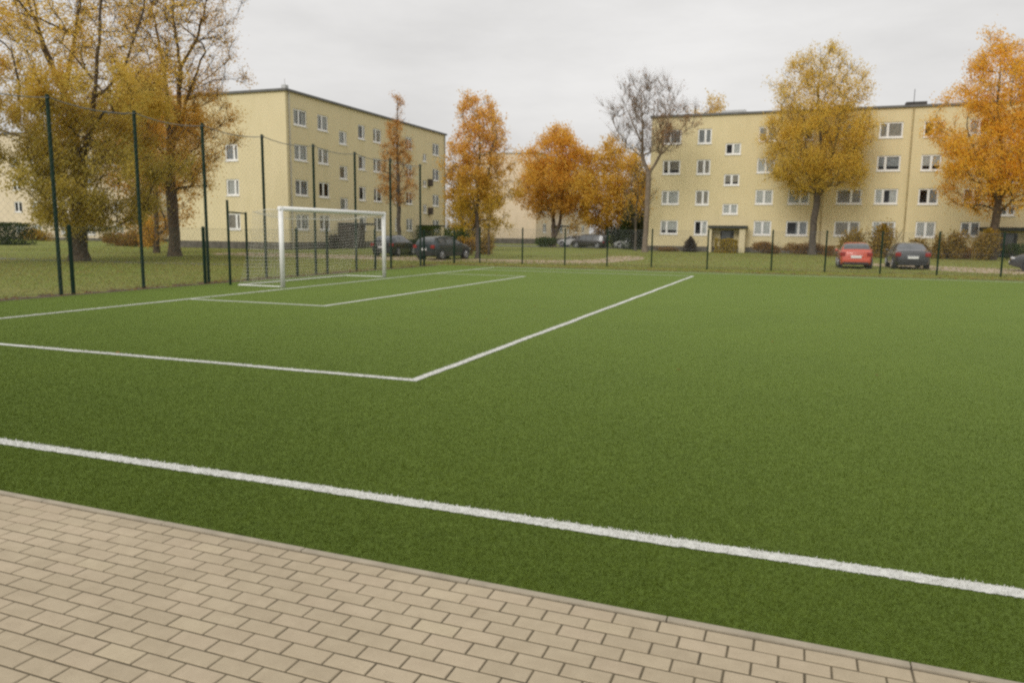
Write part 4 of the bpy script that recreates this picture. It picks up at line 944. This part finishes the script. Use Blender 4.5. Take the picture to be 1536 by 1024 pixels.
kc = 'cars parked around the houses'
car('parked_car', 'red hatchback seen from behind with a white plate', 2.40, 38.5, 0, 'red', 3.9, 1.66, 1.42, group=kc)
car('parked_car', 'dark grey saloon seen from behind right of the red car', 4.83, 39.3, 0.02, 'grey', 4.5, 1.78, 1.45, kind='sedan', group=kc)
car('parked_car', 'dark blue hatchback with red tail light beside the goal', -18.6, 36.3, -0.2, 'blue', 4.1, 1.70, 1.46, group=kc)
car('parked_car', 'black car seen through the right half of the goal net', -22.9, 39.4, 0.10, 'black', 4.3, 1.74, 1.46, group=kc)
car('parked_car', 'dark grey car cut off by the right edge', 12.6, 40.6, math.radians(80), 'grey', 4.2, 1.74, 1.48, group=kc)
car('parked_car', 'white car farthest back under the amber tree', -21.4, 80.5, math.radians(80), 'white', 4.2, 1.72, 1.45, plate=False, group=kc)
car('parked_car', 'dark brown van under the orange brown tree in the gap', -18.2, 75.2, math.radians(82), 'brown', 4.3, 1.78, 1.62, kind='van', plate=False, group=kc)
car('parked_car', 'silver car beside the bare tree trunk in the gap', -13.9, 75.5, math.radians(85), 'silver', 4.1, 1.72, 1.42, plate=False, group=kc)

# ------------------------------------------------------------------ lamp and post
lp = thing('garden_lamp', 'low garden lamp with a white globe by the end of the left block', 'lamp', (-27.78, 60.0, 0))
MB().tube([(0, 0, 0), (0, 0, .06), (0, 0, .1), (0, 0, 1.72)], [.09, .09, .045, .035], 10).build('post', M['green_paint'], lp)
MB().ball((0, 0, 1.93), .21, .21, .21, 18, 12).build('globe', M['globe'], lp, smooth=True)
MB().tube([(0, 0, 1.70), (0, 0, 1.76)], [.10, .12], 12).build('collar', M['stand_dark'], lp)
ps = thing('post', 'slim dark post with a thicker box on top before the pale end wall', 'post', (-18.88, 46.0, 0))
MB().tube([(0, 0, -.05), (0, 0, 1.8)], [.075, .06], 10).build('shaft', M['bark_dark'], ps)
MB().box(-.10, -.09, 1.8, .10, .09, 2.0).build('cap', M['stand_dark'], ps, bevel=.02)

# ------------------------------------------------------------------ lawn grass and fallen leaves (nobody could count them)
rg = np.random.default_rng(77)
def scatter(n, boxes):
    a = np.array([(b[2] - b[0]) * (b[3] - b[1]) * b[4] for b in boxes]); k = rg.choice(len(boxes), n, p=a / a.sum()); B_ = np.array(boxes)[k]
    return B_[:, 0] + rg.random(n) * (B_[:, 2] - B_[:, 0]), B_[:, 1] + rg.random(n) * (B_[:, 3] - B_[:, 1])
n = 60000
x, y = scatter(n, [(-34, 9, -15.9, 34, 1.0), (-17, 31.9, 18, 37, 1.0), (-50, 34, -15, 47, .25), (-14, 37, 20, 60, .22)])
h_ = rg.uniform(.018, .05, n) * np.interp(y, [10, 40], [1, 1.3]); a_ = rg.uniform(0, PI, n); ww = .012 * np.interp(y, [10, 40], [1, 2.2])
base = np.stack([x, y, np.zeros(n)], 1); d = np.stack([np.cos(a_) * ww, np.sin(a_) * ww, np.zeros(n)], 1); tip = base + np.stack([rg.normal(0, .03, n), rg.normal(0, .03, n), h_], 1)
M['grass'] = leafmat('grass', [(0.23, 0.29, 0.06), (0.29, 0.32, 0.075), (0.36, 0.32, 0.11), (0.24, 0.30, 0.065)], cl=.5)
tag(np_mesh('grass', np.stack([base - d, base + d, tip + d * .4, tip - d * .4], 1).reshape(-1, 3), np.arange(4 * n).reshape(-1, 4), M['grass']), 'short rough olive grass on the lawns beyond the fence', 'grass', kind='stuff')
n = 11060
x, y = scatter(n, [(-13, 5, 8, 30, .0035), (-40, 14, -15.5, 42, .6), (-17, 31.7, 20, 37, 1.0), (-14, 37, 20, 66, .5), (-15.9, 8, -15.05, 33, 6), (-15, 31.3, 20, 32, 5)])
pos = np.stack([x, y, np.where((x > -15) & (y < 31.2), rg.uniform(.024, .03, n), rg.uniform(.012, .05, n))], 1); V, F = leaf_quads(rg, pos, .07, .7); V = V.reshape(-1, 4, 3); V[:, :, 2] = np.clip(pos[:, None, 2] + (V[:, :, 2] - pos[:, None, 2]) * .35, .006, None)
M['leaf_fallen'] = leafmat('leaf_fallen', [(0.26, 0.13, 0.04), (0.36, 0.20, 0.05), (0.20, 0.10, 0.035), (0.42, 0.24, 0.05)])
tag(np_mesh('fallen_leaves', V.reshape(-1, 3), F, M['leaf_fallen']), 'fallen brown and yellow leaves scattered on the lawns', 'fallen leaves', kind='stuff')
